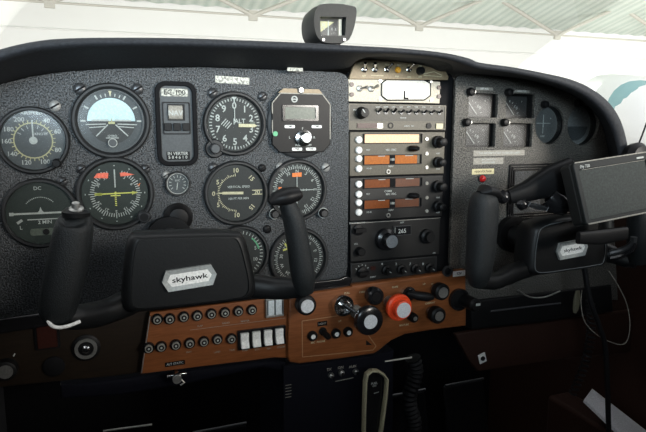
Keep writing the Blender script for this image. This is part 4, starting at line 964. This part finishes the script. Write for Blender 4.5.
# ================================================================== CONTROL WHEELS
def yoke(name, label, YK, hubf, depth, shaft_px, grips, arms, badge, badge_tilt, extra=None):
    """hubf: front-face outline (px) on plane YK; grips / arms: lists of (px, py, Y) with radii"""
    cpx = sum(p[0] for p in hubf)/len(hubf); cpy = sum(p[1] for p in hubf)/len(hubf)
    c = at(cpx, cpy, YK); g = thing(name, (c.x, YK, c.z), label, 'control wheel')
    o2 = [rel(x, y, YK, g) for x, y in hubf]
    o2 = [(p.x, p.y) for p in catmull([(a, b_, 0) for a, b_ in o2], 5, True)]
    n_ = len(o2); h = B(); secs = []
    for z, s in ((-depth, .80), (-depth*.8, 1.02), (-.012, 1.10), (-.004, 1.07), (0, 1.0), (.0005, .955), (-.0012, .945), (-.0012, .90), (-.0012, .5)): secs.append([(p[0]*s, p[1]*s+(.012*(depth+z)/depth if False else 0), z) for p in o2])
    V = sum(secs, []); Fc = [tuple(range(n_-1, -1, -1))]
    for j in range(len(secs)-1):
        for k in range(n_): Fc.append((j*n_+k, j*n_+(k+1) % n_, (j+1)*n_+(k+1) % n_, (j+1)*n_+k))
    Fc.append(tuple(range((len(secs)-1)*n_, len(secs)*n_))); h.add(V, Fc); h.build('hub', 'yoke', g, smooth=50)
    if extra: B().tube([(p[0]*.96, p[1]*.96, .0002) for p in o2]+[(o2[0][0]*.96, o2[0][1]*.96, .0002)], .0007, 6).build('hub_edge_highlight', extra, g)  # grey tube along the moulded hub edge stands for its highlight
    # shaft into the panel
    L = -YK; sx, sz = rel(shaft_px[0], shaft_px[1], 0, g)
    B().tube([(sx*.0, 0, -depth*.8), (sx*0, 0, -L+.002)], .016, 20).build('column_shaft', 'darksteel', g)
    B().tube([(0, 0, -L+.004), (0, 0, -L+.016)], .03, 24).build('shaft_collar', 'black', g)
    def W3(q): p = at(*q); return Vector((p.x-g.location.x, p.z-g.location.z, YK-p.y))
    for P, rad in arms:
        P = catmull([W3(q) for q in P], 5); m_ = len(P); rr_ = [rad[min(int(i*len(rad)/m_), len(rad)-1)] for i in range(m_)]
        B().loft(P, rr_, (0, 0, 1), n=20).build('arm', 'yoke', g)
    for gi, (P, rad) in enumerate(grips):
        Pw = [W3(q) for q in P]; Pc = catmull(Pw, 5); ra = catmull([(a, b_, 0) for a, b_ in rad], 5)
        B().loft(Pc, [(max(r.x, .0015), max(r.y, .0015)) for r in ra], (1, 0, 0), n=24, e=2.3).build('hand_grip', 'grip', g, smooth=60)
    # badge
    x, y = rel(*badge[0], YK, g); bw, bh = badge[1]
    hx = [(-bw, 0), (-bw*.82, bh), (bw*.82, bh), (bw, 0), (bw*.82, -bh), (-bw*.82, -bh)]
    ct, st = math.cos(badge_tilt), math.sin(badge_tilt)
    hx2 = [(x+a*ct-b_*st, y+a*st+b_*ct) for a, b_ in hx]; hx3 = [(x+a*ct*.82-b_*st*.58, y+a*st*.82+b_*ct*.58) for a, b_ in hx]
    bd = B(); n6 = 6
    bd.add([(a, b_, -.001) for a, b_ in hx2]+[(a, b_, .0028) for a, b_ in hx2]+[(a, b_, .0022) for a, b_ in hx3], [(i, (i+1) % 6, 6+(i+1) % 6, 6+i) for i in range(6)]+[(6+i, 6+(i+1) % 6, 12+(i+1) % 6, 12+i) for i in range(6)])
    bo_ = bd.build('badge_rim', mat('badge_silver', (.42, .44, .43), .4, .35), g, smooth=0)
    B().prism(hx3, .0, .0023).build('badge_plate', 'white', bo_)
    B().text('skyhawk', x, y, badge[2], .0025, rot=badge_tilt, sx=1.4).build('badge_lettering', 'black', bo_)
    return g, W3
YK1 = -.20
hub1 = [(137, 243), (150, 240), (190, 238.5), (228, 238), (238, 241), (244, 258), (249, 283), (246, 295), (232, 299), (190, 304), (150, 308), (136, 308), (131, 300), (132, 272)]
hub1 = [(190+(x-190)*1.045, 273+(y-273)*1.05) for x, y in hub1]
y1, W1 = yoke('control_wheel', 'black control wheel on the left with two upright grips and a hexagonal silver badge', YK1, hub1, .055, (180, 255),
  [([(74, 216, -.235), (75, 222, -.232), (71, 245, -.23), (64, 280, -.228), (58, 308, -.225), (58, 318, -.222)], [(.008, .008), (.0145, .015), (.0165, .017), (.0165, .017), (.0155, .016), (.011, .011)]),
   ([(286, 193, -.215), (288, 205, -.212), (294, 222, -.21), (299, 250, -.208), (303, 275, -.205), (304, 290, -.2)], [(.006, .007), (.0085, .011), (.0105, .014), (.0115, .014), (.0125, .014), (.010, .011)])],
  [([(140, 297, -.17), (105, 312, -.19), (75, 317, -.215), (57, 313, -.222)], [(.012, .013), (.012, .012), (.012, .011), (.011, .010)]),
   ([(245, 285, -.17), (275, 288, -.18), (300, 287, -.195), (306, 282, -.202)], [(.012, .013), (.012, .012), (.012, .011), (.010, .010)])],
  ((189.5, 277.5), (.0265, .0105), .0072), .07)
# thumb cap on the right grip, chrome button on the left grip, white worn edge
hp = [W1(q) for q in ((270, 203, -.222), (276, 199, -.222), (286, 196, -.22), (295, 194, -.218), (300, 196, -.216))]
B().loft(hp, [(.003, .005), (.0065, .011), (.0085, .014), (.0075, .012), (.003, .005)], (0, 1, 0), n=20).build('thumb_rest', 'black', y1)
p = W1((76, 212, -.238)); q = B().tube([p+Vector((0, -.004, 0)), p+Vector((.0, .0, 0)), p+Vector((.0005, .003, 0))], [.011, .0115, .008], 18).build('button_base', 'black', y1)
B().lathe([(.0062, 0), (.006, .002), (.0036, .003), (.003, .007), (.0015, .008)], n=16).build('push_button', 'steel', y1)
o = [c for c in y1.children if c.name.startswith('push_button')][0]; o.location = p+Vector((.0005, .002, .004)); o.rotation_euler = (-PI/2+.35, 0, 0)
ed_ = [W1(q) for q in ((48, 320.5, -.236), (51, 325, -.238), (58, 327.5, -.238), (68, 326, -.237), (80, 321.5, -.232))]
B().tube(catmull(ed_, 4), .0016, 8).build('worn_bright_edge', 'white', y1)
B().cyl(.0025, -.0003, .002, *XZ(120, 264), n=12).build('panel_screw', 'darksteel', bpy.data.objects['instrument_panel'])
# copilot wheel
YK2 = -.13
hub2 = [(541, 227), (560, 221), (585, 219), (604, 221), (607, 240), (605, 262), (596, 266), (570, 270), (545, 273.5), (535, 272), (533.5, 262), (536, 240)]
y2, W2 = yoke('control_wheel', 'black control wheel on the right with a square hub, half behind the tablet', YK2, hub2, .05, (560, 245),
  [([(485, 191, -.155), (484, 198, -.155), (483, 215, -.153), (481, 245, -.15), (478.5, 270, -.147), (478, 284, -.143)], [(.008, .008), (.0165, .016), (.0195, .018), (.0185, .018), (.0165, .017), (.011, .011)]),
   ([(640, 200, -.155), (641, 215, -.153), (640, 240, -.15), (638, 262, -.145)], [(.010, .010), (.018, .017), (.018, .017), (.012, .012)])],
  [([(545, 262, -.10), (515, 272, -.115), (495, 281, -.135), (478, 281, -.143)], [(.014, .014), (.013, .013), (.012, .011), (.011, .010)]),
   ([(600, 250, -.10), (620, 258, -.12), (636, 262, -.14)], [(.014, .014), (.012, .012), (.010, .010)])],
  ((571.5, 249), (.0285, .0125), .0070), .075, extra=mat('edge_highlight_grey', (.10, .11, .115), .45))
hp = [W2(q) for q in ((479, 193, -.158), (485, 190, -.158), (492, 192, -.157), (500, 197, -.155))]
B().loft(hp, [(.003, .006), (.007, .014), (.007, .013), (.003, .006)], (0, 1, 0), n=18).build('thumb_rest', 'black', y2)

# ================================================================== TABLET + MOUNT
YG = -.19
cg = at(619, 187, YG)
tb = thing('navigation_tablet', cg, 'black tilted navigation tablet with a dark screen clamped over the right control wheel', 'tablet')
tb.rotation_euler = (PI/2-.10, 0, 0); tb.rotation_mode = 'XYZ'
tb.matrix_world = Matrix.Translation(cg) @ Matrix.Rotation(math.radians(-2), 4, 'Z') @ Matrix.Rotation(PI/2-.27, 4, 'X') @ Matrix.Rotation(math.radians(6), 4, 'Z')
GW, GH = 38*hs(610, 187, YG), 31*vs(610, 187, YG)
body = B(); body.prism(rrect(-GW, GW, -GH, GH, .006), -.026, -.006); body.build('housing', mat('tablet_housing', (.012, .013, .013), .5, spec=.2), tb, bevel=.003)
B().frame(rrect(-GW, GW, -GH, GH, .004), rrect(-GW+.0075, GW-.010, -GH+.0065, GH-.011, .001), -.0065, 0).build('bezel', mat('tablet_bezel', (.014, .016, .016), .5, spec=.15), tb, bevel=.0012)
B().prism(rrect(-GW+.007, GW-.0095, -GH+.006, GH-.0105, .001), -.006, -.0015).build('screen', 'screen', tb)
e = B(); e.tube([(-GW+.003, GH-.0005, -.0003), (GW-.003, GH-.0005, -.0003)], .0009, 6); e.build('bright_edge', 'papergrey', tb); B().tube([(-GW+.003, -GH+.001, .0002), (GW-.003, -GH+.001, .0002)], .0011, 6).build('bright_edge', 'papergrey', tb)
t = B(); t.text('iFly 720', -GW+.018, GH-.007, .0055, .0005); t.build('lettering', 'ink', tb)
B().box(GW-.026, GW-.013, GH-.0082, GH-.0058, .0002, .0006).build('maker_plate', 'ink', tb)
B().box(-GW+.012, GW-.012, GH-.0113, GH-.0108, 0, .0004).build('screen_line', 'papergrey', tb)
# mount: clamp arm, ball joints, tray
mc = at(600, 240, -.165)
mt = thing('tablet_mount', at(560, 205, -.12), 'black jointed mount arm holding the tablet to the right control wheel', 'mount')
def WM(q): p = at(*q); return Vector((p.x-mt.location.x, p.z-mt.location.z, mt.location.y-p.y))
B().loft([WM(q) for q in ((508, 197, -.11), (525, 192, -.115), (548, 182, -.12), (572, 176, -.13))], [(.010, .009), (.014, .012), (.022, .014), (.027, .014)], (0, 1, 0), n=18, e=3).build('clamp_arm', 'black', mt)
for q, r in (((503, 197, -.11), .010), ((522, 204, -.12), .009)):
    p = WM(q); k = B().lathe([(.001, -r), (r*.7, -r*.7), (r, 0), (r*.7, r*.7), (.001, r)], n=18).build('ball_joint', 'gloss', mt); k.location = p
p0, p1 = WM((528, 204, -.128)), WM((546, 209, -.13)); B().tube([p0, p0.lerp(p1, .5), p1], [.003, .004, .003], 8).build('clamp_screw', 'darksteel', mt)
for i in range(5):
    a = p0.lerp(p1, i/4); B().tube([a+Vector((-.001, -.003, .002)), a+Vector((.002, .003, .003))], .0006, 6).build('thread_glint', 'darksteel', mt)
B().tube([WM((548, 196, -.125)), WM((556, 203, -.13)), WM((566, 208, -.135))], [.015, .017, .012], 16).build('swivel_knob', 'gloss', mt)
B().loft([WM(q) for q in ((578, 238, -.20), (600, 237, -.20), (626, 233, -.20))], [(.008, .004), (.0105, .005), (.009, .004)], (0, 1, 0), n=16, e=3.5).build('lower_tray', 'black', mt)
B().tube([WM((606, 225, -.15)), WM((606, 233, -.175)), WM((604, 237, -.195))], .010, 12).build('tray_post', 'black', mt)
for k, q in enumerate(((610, 253), (610, 258))):
    P = catmull([WM((q[0], q[1], -.165)), WM((622, q[1]-3, -.175)), WM((632, q[1]-9, -.185)), WM((634, q[1]-16, -.187))], 5); B().tube(P, .0045, 10).build('wire_clamp', 'gloss' if k else 'darksteel', mt)
# antenna puck at the far right with a thin lead
p = at(640, 158, -.12); g = thing('antenna_puck', (p.x, -.12, p.z), 'black domed antenna puck at the far right edge above the tablet', 'antenna')
B().lathe([(.022, -.014), (.024, -.004), (.018, .004), (.006, .007)], n=24).build('puck_body', 'black', g)
P = catmull([Vector((-.008, .008, -.002)), Vector((.0, .022, -.004)), Vector((.010, .04, -.006)), Vector((.03, .08, -.01))], 5); B().tube(P, .0013, 6).build('lead', 'rubber', g)

# ================================================================== CABLES, CHART, FOOTWELL
def cable(pts, r, m, name, label, n_=8):
    P = [at(*p) for p in pts]; P = catmull(P, n_); b0 = P[0].copy()
    o = B().tube([p-b0 for p in P], r, 8).build(name, m); o.location = b0; return tag(o, label, 'cable')
cable([(584, 266, -.095), (590, 300, -.10), (599, 325, -.10), (605, 345, -.10), (607, 375, -.10), (608, 405, -.10), (609, 440, -.10)], .0042, 'rubber', 'hanging_cable', 'thick black cable hanging down in front of the white paper')
cable([(582, 290, -.08), (581, 305, -.08), (585, 322, -.08), (596, 334, -.08), (608, 341, -.08), (620, 344.5, -.08), (627, 341, -.08), (630, 325, -.08), (627, 305, -.08), (619, 287, -.08), (609, 271, -.08)], .0007, 'papergrey', 'thin_cord', 'thin pale looped lead below the right control wheel')
P = []
a0, a1 = at(590, 300, -.05), at(571, 395, -.02)
for k in range(200):
    t = k/199; c = a0.lerp(a1, t)+Vector((.02*math.sin(t*3), 0, 0)); an = t*2*PI*20; P.append(c+Vector((.0065*math.cos(an), .0065*math.sin(an), 0)))
o = B().tube([p-a0 for p in P], .002, 6).build('coiled_cord', 'rubber'); o.location = a0; tag(o, 'black coiled handset cord hanging below the right shelf', 'cord')
cable([(518, 290, -.05), (530, 297, -.05), (545, 297, -.05), (560, 291, -.05)], .0013, 'steel', 'hanging_wire', 'short silver wire sagging under the right hub')
# folded strip of webbing next to the hub
pw = at(577, 300, -.06); o = B(); o.loft([(0, 0, .016), (.0, .0, 0), (-.002, 0, -.016), (-.003, 0, -.022)], [(.004, .002), (.0075, .003), (.006, .002), (.003, .002)], (1, 0, 0), n=12); o = o.build('hanging_strap', mat('olive_strap', (.11, .105, .07), .7)); o.location = pw; tag(o, 'pale olive strap end hanging behind the right hub', 'strap')
# chart in side pocket
c1, c2, c3, c4 = at(583, 402, .02), at(591, 391, .05), at(650, 437, -.06), at(628, 445, -.09)
nrm = (c2-c1).cross(c4-c1).normalized()*.006
V = [c-c1 for c in (c1, c2, c3, c4)]; V += [v-nrm for v in V]
o = B().add(V, [(0, 1, 2, 3), (7, 6, 5, 4), (0, 4, 5, 1), (1, 5, 6, 2), (2, 6, 7, 3), (3, 7, 4, 0)]).build('folded_chart', 'chart', smooth=0); o.location = c1; tag(o, 'folded white paper leaning low against the right side wall', 'paper')
# door pocket on the right wall, carries the paper
g = thing('door_pocket', (XR-.03, .0, .42), 'dark brown pocket on the right side wall under the white paper', 'pocket', rot=(0, 0, 0))
B().box(-.03, .031, -.45, .15, -.24, -.037).build('pocket_body', 'brown', g, bevel=.008)
# rudder pedals
first = None
for (x, lab) in ((.02, 'dark rudder pedal, outer one of the left pair'), (.17, 'dark rudder pedal, inner one of the left pair'), (.56, 'dark rudder pedal, inner one of the right pair'), (.71, 'dark rudder pedal, outer one of the right pair')):
    if first is None:
        first = thing('rudder_pedal', (x, .20, 0), lab, 'pedal', 'rudder pedals in the footwell', rot=(0, 0, 0))
        B().tube([(0, .06, 0), (0, .03, .12), (0, 0, .26)], .010, 10).build('pedal_arm', 'darksteel', first)
        B().add([(-.055, -.02, .20), (.055, -.02, .20), (.05, .03, .40), (-.05, .03, .40), (-.055, -.01, .195), (.055, -.01, .195), (.05, .04, .40), (-.05, .04, .40)], [(0, 1, 2, 3), (7, 6, 5, 4), (0, 4, 5, 1), (1, 5, 6, 2), (2, 6, 7, 3), (3, 7, 4, 0)]).build('pedal_plate', 'matte', first, bevel=.003)
        B().tube([(-.05, .028, .405), (.05, .028, .405)], .003, 8).build('pedal_edge', 'darksteel', first)
    else: dup(first, (x, .20, 0), lab)
# under-panel cover with curved lip below the switch board
kb = flat([(60, 386), (115, 380), (143, 376), (270, 361), (286, 362), (286, 372), (262, 368), (190, 384), (120, 396), (60, 400)], .004, .02, 'pedestal', 'under_panel_lip', 'blue-black curved lip under the wood switch board', 'trim', bev=.004)
a, c = at(103, 431, -.02), at(152, 424.5, -.02); o = B().tube([(0, 0, 0), c-a], .0014, 6).build('lower_edge_strip', 'steel'); o.location = a; tag(o, 'thin bright edge strip low in the dark pilot footwell', 'strip')  # loose metal edge strip added in the footwell, not a rail

# ================================================================== CAMERA, LIGHT, WORLD
cam = bpy.data.cameras.new('camera'); co = bpy.data.objects.new('camera', cam); COL.objects.link(co)
cam.sensor_width = 36; cam.sensor_fit = 'HORIZONTAL'; cam.lens = F*36/646; cam.clip_start = .01; cam.clip_end = 200
co.matrix_world = Matrix(((RGT.x, UPV.x, -FWD.x, CAM.x), (RGT.y, UPV.y, -FWD.y, CAM.y), (RGT.z, UPV.z, -FWD.z, CAM.z), (0, 0, 0, 1)))
sc.camera = co
w = bpy.data.worlds.new('world'); sc.world = w; w.use_nodes = True
bg = w.node_tree.nodes['Background']; bg.inputs['Color'].default_value = (.96, .98, 1.0, 1); bg.inputs['Strength'].default_value = 1.6
def area(name, loc_, target, sx, sy_, power, col):
    l = bpy.data.lights.new(name, 'AREA'); l.shape = 'RECTANGLE'; l.size = sx; l.size_y = sy_; l.energy = power; l.color = col
    o = bpy.data.objects.new(name, l); COL.objects.link(o); o.location = loc_
    o.rotation_euler = (Vector(target)-Vector(loc_)).to_track_quat('-Z', 'Y').to_euler(); return o
a_ = area('right_window_daylight', (1.3, -1.55, 1.24), (.52, 0, 1.22), .95, .34, 5.3, (1, .95, .87)); a_.data.spread = math.radians(42)
a_ = area('left_window_daylight', (-.45, -1.7, 1.16), (.16, 0, 1.24), .8, .4, 3.5, (.72, .89, 1)); a_.data.spread = math.radians(44)
hl_ = hg(1, -5.5, 1.0); tg = hg(1, 1.2, 2.6)
area('hangar_wall_fill', hl_, tg, 18, 1.2, 700, (1, .98, .94))  # added unseen fill lamp that brightens the hangar wall
sc.view_settings.view_transform = 'Standard'; sc.view_settings.look = 'None'; sc.view_settings.exposure = 0.3; sc.view_settings.gamma = 1
sc.view_settings.use_curve_mapping = False
